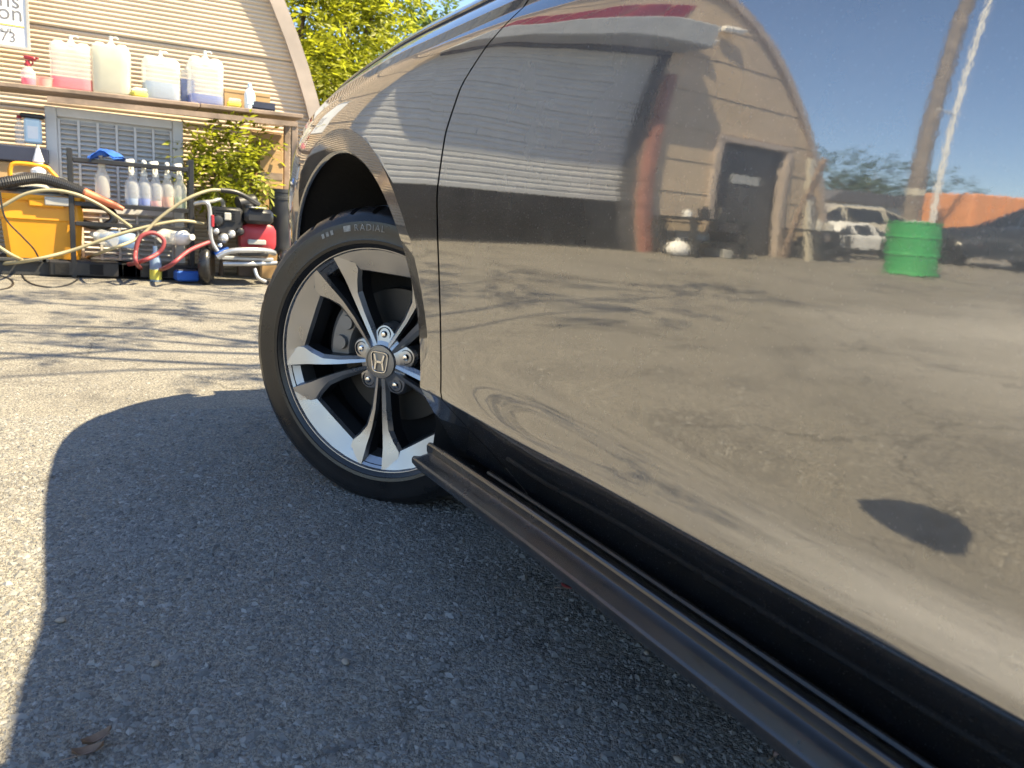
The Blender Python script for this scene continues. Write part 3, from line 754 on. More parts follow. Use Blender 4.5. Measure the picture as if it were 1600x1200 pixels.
def tyre_block(a, w, h, r, wh):
    b = MB(); V = []
    for i in range(5):
        A = a - (w * i / 4) / r
        for rr in (r - h / 2, r + h / 2):
            x = float(np.interp(rr, [.264, .266, .285, .302, .3125], [.0345, .0338, .0372, .0350, .0290])) + .0007; V.append(pol(rr, A, x))
    b.add(V, [(i * 2, i * 2 + 1, i * 2 + 3, i * 2 + 2) for i in range(4)]); b.build('sidewall_mark', M['tyre_white'], wh)
tyre_block(R(80), .018, .012, .290, wf)
for k in range(3): tyre_block(R(71 - 2.4 * k), .007, .010, .290, wf)
wheel('front_wheel', (2 * CARX + .011, -.031, .3155), -.55, 0.0, PHI, True, False)
wheel('rear_wheel', (-.02, -3.085, .3155), 0.0, 0.0, PHI, False, False)
wheel('rear_wheel', (2 * CARX + .02, -3.085, .3155), 0.0, 0.0, PHI, True, False)
# inner dark shell just behind the panel gaps
b = MB(); V = []
ysh = np.linspace(-.40, -2.55, 20)
for y in ysh:
    for q in (.27, .34, .5, .7, .9, .955):
        V.append((float(side(y, q)) + .024, y, float(qz(q, y))))
b.add(V, [(i * 6 + j, i * 6 + j + 1, i * 6 + 7 + j, i * 6 + 6 + j) for i in range(19) for j in range(5)]); b.build('inner_shell', M['liner'], car)

# ------------------------------------------------------------------ arched metal shop building
M['siding'] = mat('tan_siding', (0.60, 0.49, 0.365), 0.55, var=.10, vscale=1.3, dirt=.12)
M['trim'] = mat('taupe_trim', (0.40, 0.335, 0.285), 0.6, var=.12, vscale=5, dirt=.2)
M['roofmetal'] = mat('roof_metal', (0.42, 0.38, 0.33), 0.5, metal=.2, var=.12, dirt=.25)
M['garage'] = mat('garage_panel', (0.50, 0.51, 0.52), 0.5, var=.06, dirt=.08)
M['header'] = mat('header_board', (0.33, 0.345, 0.36), 0.5, var=.08, dirt=.1)
M['redpost'] = mat('red_oxide_paint', (0.26, 0.115, 0.09), 0.6, var=.2, dirt=.2)
M['redsign'] = mat('red_letters', (0.24, 0.025, 0.04), 0.5, var=.2)
M['darkwood'] = mat('dark_door', (0.05, 0.05, 0.055), 0.55, var=.3)
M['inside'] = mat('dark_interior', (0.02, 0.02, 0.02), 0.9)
M['lampwhite'] = mat('white_enamel', (0.8, 0.79, 0.76), 0.4, var=.05)
WROT = R(5); WO = Vector((1.25, 4.87, 0)); RB = 4.85; BZ = .125
bld = empty('arched_shop_building', (1.25, 4.87, 0), math.pi - WROT, 'tan arched metal shop building with corrugated end wall and roll-up door', 'building')
# building frame: s runs along the wall away from the near corner, t points out of the wall, z up  (local x = s, local y = t)
GA, GB, GH = 3.35, 6.32, 3.42            # garage opening
DA, DB, DH = 7.42, 8.62, 2.25            # man door opening
def bw(s, t, z):                          # to world
    a = math.pi - WROT; return Vector((1.25 + s * math.cos(a) - t * math.sin(a), 4.87 + s * math.sin(a) + t * math.cos(a), z))
def arch_half(z):
    h = z - BZ; return math.sqrt(max(0, RB * RB - h * h))
def siding():
    pitch = .031; sheet = .558; z = BZ; k = 0; nsub = 5
    while z < BZ + RB - .02:
        z1 = min(z + sheet, BZ + RB - .005); b = MB(); zs = np.arange(z, z1, pitch / nsub); zs = np.append(zs, z1)
        tilt = lambda zz: .002 + .011 * (1 - (zz - z) / sheet)
        rows = [(zz, tilt(zz) + .0135 * (1 - abs(((zz - z) / pitch % 1) * 2 - 1) ** 1.5)) for zz in zs]
        def spans(zz):
            h = arch_half(zz); sp = [(RB - h, RB + h)]
            for (a, c, top) in ((GA, GB, GH), (DA, DB, DH)):
                if z0 < top:
                    n_ = []
                    for (p, q) in sp:
                        if q <= a or p >= c: n_.append((p, q)); continue
                        if p < a: n_.append((p, a))
                        if q > c: n_.append((c, q))
                    sp = n_
            return sp
        z0 = z + .25
        pieces = {}
        prev = None
        for (zz, t) in rows:
            sp = spans(zz)
            if prev is not None and len(prev[1]) == len(sp):
                for (p, q), (p2, q2) in zip(prev[1], sp):
                    v = [(p, prev[2], prev[0]), (q, prev[2], prev[0]), (q2, t, zz), (p2, t, zz)]
                    key = round((p + q) / 2 // 3); pieces.setdefault(key, MB()).add(v, [(0, 1, 2, 3)])
            prev = (zz, sp, t)
        for mb in pieces.values(): mb.build('siding_sheet', M['siding'], bld, 0)
        z = z1; k += 1
siding()
def arch_strip(name, m, r0, r1, t0, t1, n=64, parent=None):
    b = MB(); V = []
    for i in range(n + 1):
        A = math.pi * i / n
        for (r, t) in ((r0, t0), (r0, t1), (r1, t1), (r1, t0)): V.append((RB - r * math.cos(A), t, BZ + r * math.sin(A)))
    b.add(V, [(i * 4 + j, i * 4 + (j + 1) % 4, i * 4 + 4 + (j + 1) % 4, i * 4 + 4 + j) for i in range(n) for j in range(4)]); return b.build(name, m, parent or bld, 30)
arch_strip('arch_trim', M['trim'], RB - .075, RB + .03, .012, .075)
b = MB(); V = []
for i in range(97):
    A = math.pi * i / 96; r = RB - .01 + (.02 if i % 2 else 0)
    for t in (0.0, -14.0): V.append((RB - r * math.cos(A), t, BZ + r * math.sin(A)))
b.add(V, [(i * 2, i * 2 + 1, i * 2 + 3, i * 2 + 2) for i in range(96)]); b.build('roof_shell', M['roofmetal'], bld, 0)
b = MB(); b.add([(RB - 4.8 * math.cos(math.pi * i / 32), -13.9, BZ + 4.8 * math.sin(math.pi * i / 32)) for i in range(33)], [tuple(range(33))]); b.build('rear_wall', M['inside'], bld, 0)
b = MB(); b.add([(.1, -.05, BZ + .012), (9.6, -.05, BZ + .012), (9.6, -13.8, BZ + .012), (.1, -13.8, BZ + .012)], [(0, 1, 2, 3)]); b.build('shop_floor', M['inside'], bld, 0)
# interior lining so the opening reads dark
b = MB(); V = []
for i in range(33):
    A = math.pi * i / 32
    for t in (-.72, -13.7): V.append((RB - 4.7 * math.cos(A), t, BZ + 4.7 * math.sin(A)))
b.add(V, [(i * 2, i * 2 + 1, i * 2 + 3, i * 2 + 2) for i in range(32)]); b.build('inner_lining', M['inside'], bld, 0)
# opening reveals
RD = .14
b = MB(); b.box((GA - .03, -RD / 2, 1.75), (.06, RD, 3.3)); b.build('door_reveal', M['darkwood'], bld)
b = MB(); b.box((GB + .03, -RD / 2, 1.75), (.06, RD, 3.3)); b.build('door_reveal', M['darkwood'], bld)
b = MB(); b.box(((GA + GB) / 2, -RD / 2, GH + .03), (GB - GA, RD, .06)); b.build('door_header_reveal', M['darkwood'], bld)
# sectional door, raised off the ground
pz = BZ + .85; npan = 9; ph = (GH - pz) / npan
gd = MB(); gd.box(((GA + GB) / 2, -RD - .01, (pz + GH) / 2), (GB - GA, .02, GH - pz)); gdo = gd.build('garage_door', M['garage'], bld)
for k in range(npan):
    g = MB(); zc = pz + ph * (k + .5); V = []
    pr = [(0, 0), (.012, .018), (ph * .28, .022), (ph * .33, .010), (ph * .40, .010), (ph * .45, .024), (ph * .62, .024), (ph * .67, .010), (ph * .74, .010), (ph * .79, .022), (ph - .02, .020), (ph - .008, 0)]
    for (dz, t) in pr:
        for s in (GA + .01, GB - .01): V.append((s, -RD + t, pz + ph * k + dz))
    g.add(V, [(i * 2, i * 2 + 1, i * 2 + 3, i * 2 + 2) for i in range(len(pr) - 1)]); g.build('door_panel', M['garage'], gdo, 20)
b = MB(); b.box((GB + .065, .05, 1.60), (.10, .10, 2.95), bev=.01); b.build('door_post', M['redpost'], bld)
b = MB(); b.box(((GA + GB) / 2 - .15, .24, 3.66), (GB - GA + .5, .44, .40), bev=.03); b.build('door_canister', M['header'], bld)
# red lettering above: solid slanted blocks, too distorted in the photo to read
sgn_ = MB()
for k in range(8):
    s0 = GA - .05 + k * .365; z0 = 4.06
    b = MB()
    for (u0, u1, w0, w1) in ((0, .30, .36, .28), (0, .09, .0, .28), (.21, .30, .0, .28), (0, .30, .12, .18)):
        pass
    poly = [(0, 0), (.31, 0), (.27, .30), (-.04, .30)]
    b.prism([(p[0] * -1, p[1]) for p in poly], (s0 + .31, .02, z0), (1, 0, 0), (0, 0, 1), -.035); b.build('red_sign_letter', M['redsign'], bld)
# flood lamps on the wall
for (s, z) in ((6.55, 3.72), (6.95, 4.02)):
    b = MB(); b.box((s, .12, z), (.34, .10, .10), Euler((R(-25), 0, R(8))), bev=.02); o = b.build('flood_lamp', M['lampwhite'], bld)
    b = MB(); b.tube([(s, .0, z), (s, .09, z)], .02, 8); b.build('lamp_bracket', M['trim'], o)
# man door, standing open on the dark inside, with frame
for (s, w) in ((DA - .05, .10), (DB + .05, .10)):
    b = MB(); b.box((s, .02, BZ + 1.08), (w, .12, 2.16), bev=.008); b.build('door_frame', M['trim'], bld)
b = MB(); b.box(((DA + DB) / 2, .02, DH + .03), (DB - DA + .2, .12, .10), bev=.008); b.build('door_frame', M['trim'], bld)
b = MB(); b.box(((DA + DB) / 2, -.10, BZ + 1.04), (DB - DA, .04, 2.06)); o = b.build('entry_door', M['darkwood'], bld)
b = MB(); b.box(((DA + DB) / 2 + .05, -.072, 1.62), (.5, .02, .16)); b.build('door_notice', M['header'], o)

# ------------------------------------------------------------------ things along the wall (direct view)
M['wood'] = mat('weathered_wood', (0.25, 0.185, 0.14), 0.75, var=.35, vscale=8, bump=.3, bscale=80)
M['cooler'] = mat('cooler_grey', (0.56, 0.55, 0.54), 0.5, var=.06, dirt=.15)
M['plastic_white'] = translucent_mat('milky_plastic', (0.86, 0.85, 0.80), .45, .3, .52)
M['plastic_clear'] = translucent_mat('thin_clear_plastic', (0.82, 0.84, 0.86), .4, .15, .62)
M['liq_pink'] = translucent_mat('pink_liquid', (0.95, 0.05, 0.22), .5, .15)
M['liq_rose'] = translucent_mat('rose_tint', (0.95, 0.55, 0.5), .5, .2, .2)
M['liq_pale'] = translucent_mat('pale_liquid', (0.80, 0.80, 0.66), .5, .15)
M['liq_blue'] = translucent_mat('pale_blue_liquid', (0.42, 0.56, 0.76), .5, .15)
M['liq_deep'] = translucent_mat('deep_blue_liquid', (0.12, 0.25, 0.72), .5, .15)
M['liq_peach'] = translucent_mat('peach_liquid', (0.85, 0.45, 0.28), .5, .15)
M['liq_green'] = translucent_mat('pale_green_liquid', (0.62, 0.74, 0.50), .5, .15)
M['nozzle'] = mat('white_nozzle', (0.62, 0.62, 0.58), 0.45)
M['blackp'] = mat('black_plastic', (0.018, 0.018, 0.02), 0.4, var=.3, dirt=.1)
M['redp'] = mat('red_plastic', (0.34, 0.025, 0.035), 0.4, dirt=.15)
M['orangep'] = mat('orange_nozzle', (0.50, 0.13, 0.05), 0.45, dirt=.15)
M['yellow'] = mat('yellow_plastic', (0.72, 0.31, 0.012), 0.42, var=.08, vscale=4, dirt=.18)
M['greyp'] = mat('grey_plastic', (0.40, 0.39, 0.36), 0.5, dirt=.15)
M['sponge'] = mat('yellow_sponge', (0.62, 0.56, 0.10), 0.9, bump=.5)
M['card'] = mat('cardboard', (0.42, 0.27, 0.13), 0.85, var=.12)
M['bluecloth'] = mat('blue_cloth', (0.02, 0.10, 0.42), 0.8, var=.2)
M['hose_tan'] = mat('tan_hose', (0.36, 0.315, 0.19), 0.5, var=.15, dirt=.2)
M['hose_red'] = mat('red_hose', (0.26, 0.045, 0.05), 0.5, var=.15, dirt=.15)
M['steel'] = mat('tube_steel', (0.52, 0.52, 0.52), 0.35, metal=.7, dirt=.2)
M['engine'] = mat('engine_black', (0.022, 0.022, 0.024), 0.42, metal=.2, var=.3)
M['signwhite'] = mat('sign_white', (0.78, 0.79, 0.80), 0.4, var=.03)
M['signgrey'] = mat('sign_text', (0.16, 0.16, 0.17), 0.6)
M['signline'] = mat('sign_line', (0.55, 0.45, 0.05), 0.6)
M['navy'] = mat('navy_steel', (0.025, 0.03, 0.055), 0.45)
M['paleblue'] = mat('pale_blue_plastic', (0.55, 0.70, 0.80), 0.4)
M['bin'] = mat('bin_black', (0.03, 0.032, 0.035), 0.6, var=.3, dirt=.2)

def k_at(Y): return (Y - CAM[1]) / 1200.0 * 1.06     # metres per photo pixel near the left edge at depth Y (slant included below)
# hanging sign
def wall_sign():
    Y = 4.80; a = at(48, 80, Y); tl = at(42, -60, Y); W_ = .50; H_ = .62
    root = empty('wall_sign', (a.x - W_ / 2, Y, a.z), 0, 'white framed sign with grey lettering hung on the corrugated wall', 'sign')
    b = MB(); b.box((0, 0, H_ / 2), (W_, .025, H_), bev=.004); b.build('sign_board', M['signwhite'], root)
    for (c, d) in (((W_ / 2 - .008, -.016, H_ / 2), (.016, .012, H_)), ((0, -.016, .008), (W_ - .034, .012, .016)), ((-W_ / 2 + .008, -.016, H_ / 2), (.016, .012, H_)), ((0, -.016, H_ - .008), (W_ - .034, .012, .016))):
        b = MB(); b.box(c, d); b.build('sign_frame', M['greyp'], root)
    def word(s, px, py, hpx, right=True):
        p = at(px, py, Y); me = text_mesh(s, 1.0, .0); xs = [v.co.x for v in me.vertices]; ys = [v.co.y for v in me.vertices]
        k = hpx * .0066
        for v in me.vertices:
            x, y = v.co.x, v.co.y
            v.co = Vector((p.x - root.location.x + (x - max(xs)) * k, -.0145, p.z - root.location.z + (y) * k))
        link_mesh('sign_lettering', me, M['signgrey'], root)
    word('ons', 31, 14.5, 21); word('tion', 34.5, 34.5, 21); word('ense #', 19, 52, 7.5); word('573', 24.5, 67, 14)
    p = at(38, 43.5, Y); b = MB(); b.box((p.x - root.location.x - .20, -.0145, p.z - root.location.z), (.40, .002, .008)); b.build('sign_rule', M['signline'], root)
wall_sign()
# long shelf on posts
SH = 1.325
def shelf():
    root = empty('wall_shelf', (-.1, 4.60, gzf(4.6)), 0, 'weathered wooden shelf on posts carrying the jugs along the wall', 'shelf')
    z0 = gzf(4.6)
    for i, (x0, x1, y) in enumerate(((-1.6, .14, 4.50), (.145, .86, 4.50), (-1.6, .14, 4.66), (.145, .86, 4.66))):
        b = MB(); b.box(((x0 + x1) / 2 + .1, y - 4.60, SH - .014 - z0 + (.035 * ((x0 + x1) / 2 + .6) / 1.5)), (x1 - x0, .155, .028), Euler((0, R(-1.3), 0)), bev=.004); b.build('plank', M['wood'], root)
    for x in (.80, -1.45):
        for y in (4.45, 4.70):
            b = MB(); b.box((x + .1, y - 4.60, (SH - z0) / 2 - .005), (.045, .04, SH - z0 - .035), bev=.004); b.build('post', M['wood'], root)
    b = MB(); b.box((.02 + .1, -.17, SH - .06 - z0), (1.6, .02, .035), Euler((0, R(-1.3), 0))); b.build('apron_board', M['wood'], root)
shelf()
def shz(x): return SH + .035 * (x + .6) / 1.5 + .002
# big cooler cabinet
def cooler():
    Y = 4.62; a = at(68, 152, Y); c = at(286, 172, Y); x0, x1 = a.x, c.x; z0 = gzf(4.7); zt = SH - .10
    root = empty('cooler_cabinet', ((x0 + x1) / 2, Y + .12, z0), 0, 'grey metal cooler cabinet with louvred front under the shelf', 'cabinet')
    w = x1 - x0; h = zt - z0
    b = MB(); b.box((0, .04, h / 2), (w - .02, .20, h - .01)); b.build('cabinet_body', M['cooler'], root)
    for (c_, d_) in (((-w / 2 + .035, -.08, h / 2), (.07, .05, h)), ((w / 2 - .035, -.08, h / 2), (.07, .05, h)), ((0, -.08, h - .03), (w - .142, .05, .06)), ((0, -.08, h * .40), (w - .142, .05, .05)), ((0, -.08, .04), (w - .142, .05, .08))):
        b = MB(); b.box(c_, d_, bev=.005); b.build('frame_rail', M['cooler'], root)
    n = 6; iw = (w - .16) / n
    for (zb, ztp) in ((h * .43, h - .075), (.09, h * .37)):
        for k in range(n + 1):
            b = MB(); b.box((-w / 2 + .08 + k * iw, -.075, (zb + ztp) / 2), (.016, .03, ztp - zb)); b.build('mullion', M['cooler'], root)
        ns = int((ztp - zb) / .032)
        sl = None
        for k in range(n):
            for j in range(ns):
                zc = zb + (j + .5) * (ztp - zb) / ns; xc = -w / 2 + .08 + (k + .5) * iw
                if sl is None:
                    b = MB(); b.box((0, 0, 0), (iw - .02, .034, .006), Euler((R(38), 0, 0))); sl = b.build('louvre_slat', M['cooler'], root, 0); o = sl
                else: o = sl.copy(); col.objects.link(o)
                o.location = (xc, -.078, zc)
cooler()
# jugs
def jug(px0, px1, pyt, pyb, Y, fill, liq, label, body='plastic_white', spout='nozzle', depth=None):
    b0 = at((px0 + px1) / 2, pyb, Y); t0 = at((px0 + px1) / 2, pyt, Y); w = (at(px1, pyb, Y) - at(px0, pyb, Y)).x; d = depth or w * .95; h = t0.z - b0.z
    zb = shz(b0.x); root = empty('liquid_jug', (b0.x, Y + d / 2, zb), random.uniform(-.12, .12), label, 'jug', 'plastic jugs on the shelf')
    b = MB(); r = w / 2
    hb = h * .84
    b.lathe([(r * .90, 0), (r * .97, .008), (r, .02), (r * .985, hb * .3), (r, hb * .34), (r * .985, hb * .62), (r, hb * .66), (r, hb * .88), (r * .93, hb * .95), (r * .62, hb * .985), (r * .25, hb)], (0, 0, 0), (0, 0, 1), 36, True, .55, 1, d / w); o = b.build('jug_body', M[body], root, 40)
    for sx in (-1, 1):       # raised shoulders either side of the neck
        b = MB(); b.lathe([(r * .36, hb * .86), (r * .34, hb * .97), (r * .22, hb * 1.03), (.004, hb * 1.045)], (sx * r * .58, 0, 0), (0, 0, 1), 16, True, .2, 1, d / w * 1.6); b.build('jug_shoulder', M[body], root, 50)
    b = MB(); b.lathe([(.024, hb * .96), (.026, hb * 1.0), (.026, hb * 1.03), (.018, hb * 1.05), (.012, hb * 1.08), (.012, h * .99), (.004, h)], (0, 0, 0), (0, 0, 1), 14); b.tube([(0, 0, h * .97), (.035, -.01, h * .985), (.045, -.012, h * .955)], .006, 6); b.build('tap', M[spout], root, 40)
    if fill > 0:
        b = MB(); b.lathe([(r * .86, .006), (r * .955, .02), (r * .955, hb * fill)], (0, 0, 0), (0, 0, 1), 36, True, .55, 1, d / w); b.build('liquid', M[liq], root, 40)
    return root
jug(80, 147, 50, 142, 4.52, .27, 'liq_pink', 'milky jug with a layer of bright pink liquid, leftmost on the shelf', 'liq_rose' if False else 'plastic_white')
jug(146, 207, 52, 148, 4.50, .93, 'liq_pale', 'tall milky jug full of pale clear liquid beside the pink one')
jug(225, 283, 74, 156, 4.52, .42, 'liq_blue', 'milky jug about a third full of pale blue liquid')
jug(283, 306, 92, 158, 4.66, .75, 'liq_deep', 'narrow jug of blue liquid half hidden between two larger jugs')
jug(297, 351, 75, 164, 4.50, .22, 'liq_deep', 'milky jug with a shallow layer of blue liquid, rightmost on the shelf')
def sprayer(px, pyb, Y, h, liq, fill, label, name='spray_bottle', r=None, zb=None, group='spray bottles on the black rack', body='plastic_clear', headc='nozzle', rz=None, cat='bottle'):
    p = at(px, pyb, Y); r = r or h * .155
    root = empty(name, (p.x, Y, zb if zb is not None else p.z), rz if rz is not None else random.uniform(-.6, .6), label, cat, group)
    b = MB(); b.lathe([(r * .93, 0), (r, .008), (r, h * .42), (r * .93, h * .48), (r * .60, h * .57), (r * .42, h * .63), (r * .42, h * .66)], (0, 0, 0), (0, 0, 1), 20); b.build('bottle_body', M[body], root, 40)
    if fill > 0:
        b = MB(); b.lathe([(r * .9, .004), (r * .95, .01), (r * .95, h * .42 * fill)], (0, 0, 0), (0, 0, 1), 20); b.build('liquid', M[liq], root, 40)
    b = MB(); b.lathe([(r * .50, h * .65), (r * .50, h * .72), (r * .34, h * .74), (r * .30, h * .84)], (0, 0, 0), (0, 0, 1), 14)
    b.box((0, -r * .35, h * .92), (r * .62, r * 1.7, h * .13), Euler((R(8), 0, 0)), bev=r * .15); b.box((0, -r * 1.35, h * .93), (r * .35, r * .45, h * .06), bev=r * .06); b.build('spray_head', M[headc], root, 40)
    b = MB(); b.tube([(0, -r * .55, h * .86), (0, -r * .75, h * .78), (0, -r * .62, h * .70)], r * .12, 6); b.build('trigger', M[headc], root)
    return root
p = at(44, 132, 4.5)
sprayer(45, 132, 4.5, .185, 'liq_pink', .55, 'small hand sprayer with pink liquid and red and black nozzle below the sign', 'hand_sprayer', .042, shz(p.x), None, 'plastic_clear', 'redp', 1.2, 'sprayer')
def small(name, builder, label, cat, loc, rz=0, group=None):
    root = empty(name, loc, rz, label, cat, group); builder(root); return root
def b_tub(root):
    b = MB(); b.lathe([(.042, 0), (.05, .06), (.053, .062), (.053, .066), (.047, .066), (.038, .006)], n=20); b.build('tub', M['liq_rose'], root)
p = at(69, 134, 4.52); small('plastic_tub', b_tub, 'small pink plastic tub between sprayer and pink jug', 'tub', (p.x, 4.54, shz(p.x)))
def b_sponge(root):
    b = MB(); b.box((0, 0, .02), (.10, .07, .04), bev=.012); b.build('sponge_pad', M['sponge'], root); b = MB(); b.box((.005, 0, .052), (.085, .06, .022), bev=.008); b.build('scrub_face', M['plastic_white'], root)
p = at(217, 150, 4.5); small('sponge', b_sponge, 'yellow and white sponge between the pale and blue jugs', 'sponge', (p.x, 4.5, shz(p.x)), .3)
p = at(366, 166, 4.5); small('sponge', b_sponge, 'yellow sponge in front of the cardboard box on the shelf', 'sponge', (p.x, 4.5, shz(p.x)), -.2)
def b_box(root):
    b = MB(); b.box((0, 0, .065), (.32, .14, .13)); b.build('carton', M['card'], root); b = MB(); b.box((0, -.0715, .12), (.318, .003, .02)); b.build('carton_flap', M['card'], root)
p = at(385, 162, 4.6); small('cardboard_box', b_box, 'low open cardboard box at the right end of the shelf', 'box', (p.x, 4.62, shz(p.x)))
def b_bottle(root):
    b = MB(); b.lathe([(.036, 0), (.038, .01), (.038, .10), (.026, .13), (.016, .14), (.016, .155)], n=18, sx=1, sy=.7); b.build('bottle_body', M['signwhite'], root, 40); b = MB(); b.lathe([(.015, .155), (.014, .172), (.006, .176)], n=12); b.build('cap', M['paleblue'], root); 
    b = MB(); b.box((0, -.0275, .06), (.045, .002, .06)); b.build('bottle_print', M['paleblue'], root)
p = at(390, 167, 4.47); small('squeeze_bottle', b_bottle, 'white squeeze bottle in front of the cardboard box', 'bottle', (p.x, 4.47, shz(p.x)))
def b_tray(root):
    b = MB(); b.box((0, 0, .006), (.17, .15, .012)); 
    for (c_, d_) in (((0, -.07, .03), (.17, .01, .05)), ((0, .07, .03), (.17, .01, .05)), ((-.08, 0, .03), (.01, .13, .05)), ((.08, 0, .03), (.01, .13, .05))): b.box(c_, d_)
    b.build('tray', M['navy'], root)
p = at(409, 171, 4.5); small('shallow_tray', b_tray, 'dark blue shallow tray at the end of the shelf', 'tray', (p.x, 4.52, shz(p.x)))
# black wire rack with bottles
RY = 4.34
def rack():
    a = at(112, 320, RY); c = at(298, 326, RY); z0 = gzf(RY); x0, x1 = a.x, c.x
    root = empty('bottle_rack', ((x0 + x1) / 2, RY, z0), 0, 'black metal bottle rack standing before the cooler cabinet', 'rack'); w = x1 - x0; zt = at(112, 232, RY).z - z0
    zs = at(200, 320, RY).z - z0; zu = at(200, 254, RY).z - z0; zl = at(200, 350, RY).z - z0
    for x in (-w / 2, w / 2):
        for y in (-.06, .08):
            b = MB(); b.box((x, y, zt / 2), (.032, .022, zt), bev=.004); b.build('upright', M['blackp'], root)
    for z in (zs, zu, zl):
        b = MB(); b.box((0, -.06, z - .014), (w - .034, .02, .028), bev=.003); b.build('shelf_rail', M['blackp'], root)
        b = MB(); b.box((0, .08, z - .014), (w - .034, .02, .028), bev=.003); b.build('shelf_rail', M['blackp'], root)
    for z in (zs, zl):
        b = MB(); b.box((0, .01, z - .006), (w - .04, .118, .008)); b.build('shelf_plate', M['blackp'], root)
    return z0 + zs, z0 + zu
ZS, ZU = rack()
for (px, liq, fill, body, lab, z) in ((161, 'liq_pale', 0, 'plastic_white', 'white spray bottle hanging at the left of the rack', ZS + .035),
        (207, 'liq_blue', .35, 'plastic_clear', 'spray bottle of clear bluish liquid, second from left on the rack', ZS), (226, 'liq_deep', .38, 'plastic_clear', 'spray bottle with a layer of deep blue liquid', ZS),
        (244, 'liq_rose', .3, 'plastic_clear', 'spray bottle with a faint pink tint leaning between blue and peach ones', ZS), (262, 'liq_peach', .55, 'plastic_white', 'spray bottle with peach coloured liquid on the rack', ZS),
        (281, 'liq_green', .6, 'plastic_white', 'spray bottle of pale greenish liquid, rightmost on the rack', ZS)):
    sprayer(px, 318, RY, .305, liq, fill, lab, zb=z, r=.045, body=body)
def b_cloth(root):
    b = MB(); n = 9; V = []
    for i in range(n):
        for j in range(n):
            u, v = i / (n - 1) - .5, j / (n - 1) - .5; V.append((u * .22, v * .12, .035 * (1 - (2 * abs(u)) ** 2) * (1 + .5 * math.sin(9 * u + 5 * v)) + .012 * math.sin(17 * v + 6 * u) - .03 * abs(u)))
    b.add(V, [(i * n + j, (i + 1) * n + j, (i + 1) * n + j + 1, i * n + j + 1) for i in range(n - 1) for j in range(n - 1)])
    V2 = [(x, y, z - .012) for x, y, z in V]; b.add(V2, [(i * n + j, (i + 1) * n + j, (i + 1) * n + j + 1, i * n + j + 1) for i in range(n - 1) for j in range(n - 1)]); b.build('cloth', M['bluecloth'], root, 60)
p = at(167, 247, RY); small('microfibre_cloth', b_cloth, 'crumpled bright blue cloth on the top rail of the rack', 'cloth', (p.x, RY - .02, ZU + .02), .2)
for i, (px, py, liq, lab) in enumerate(((165, 374, 'plastic_white', 'white bottle lying on the ground left of the rack foot'), (190, 376, 'liq_blue', 'pale blue bottle lying beside the white one by the yellow bin'),
                                       (263, 372, 'plastic_white', 'round white bottle lying under the rack, left of the pair'), (283, 374, 'signwhite', 'round white bottle lying under the rack next to the washer'))):
    p = at(px, py, 4.22); root = empty('lying_bottle', (p.x, 4.22, max(gzf(4.22) + .06, p.z)), .5 + i, lab, 'bottle', 'bottles lying under the rack')
    b = MB(); b.lathe([(.045, 0), (.05, .01), (.05, .13), (.035, .17), (.018, .19), (.018, .22)], (0, -.08, 0), (0, 1, .1), 18); b.build('bottle_body', M[liq], root, 40); b = MB(); b.lathe([(.02, .21), (.02, .245)], (0, -.08, 0), (0, 1, .1), 12); b.build('cap', M['nozzle'], root)
def b_crate(root):
    b = MB(); b.box((0, 0, .05), (.55, .26, .10), bev=.01); b.build('crate_base', M['blackp'], root)
    for x in (-.2, 0, .2): b = MB(); b.box((x, -.132, .05), (.08, .006, .07)); b.build('crate_slot', M['liner'], root)
for (px, lab) in ((150, 'low black crate under the left half of the rack'), (250, 'low black crate under the right half of the rack')):
    p = at(px, 400, 4.36); small('black_crate', b_crate, lab, 'crate', (p.x, 4.40, gzf(4.4) + .004), .0, 'low crates under the rack')
def b_blue(root):
    b = MB(); b.box((0, 0, .05), (.15, .10, .07), bev=.012); b.build('box_body', M['bluecloth'], root); b = MB(); b.box((0, 0, .089), (.13, .08, .008), bev=.003); b.build('box_lid', M['navy'], root)
p = at(292, 398, 4.12); small('blue_toolbox', b_blue, 'small bright blue box on the ground behind the washer wheel', 'box', (p.x, 4.16, gzf(4.15)), .2)
def b_tall(root):
    b = MB(); b.lathe([(.035, 0), (.037, .01), (.037, .14), (.02, .19), (.014, .2), (.014, .24)], n=16); b.build('bottle_body', M['liq_blue'], root, 40); b = MB(); b.lathe([(.036, .012), (.0385, .014), (.0385, .08), (.036, .082)], n=16); b.build('bottle_label', M['sponge'], root)
p = at(243, 378, 4.15); small('tall_bottle', b_tall, 'tall bottle with yellow label standing under the rack', 'bottle', (p.x, 4.2, gzf(4.2) + .0), 0)
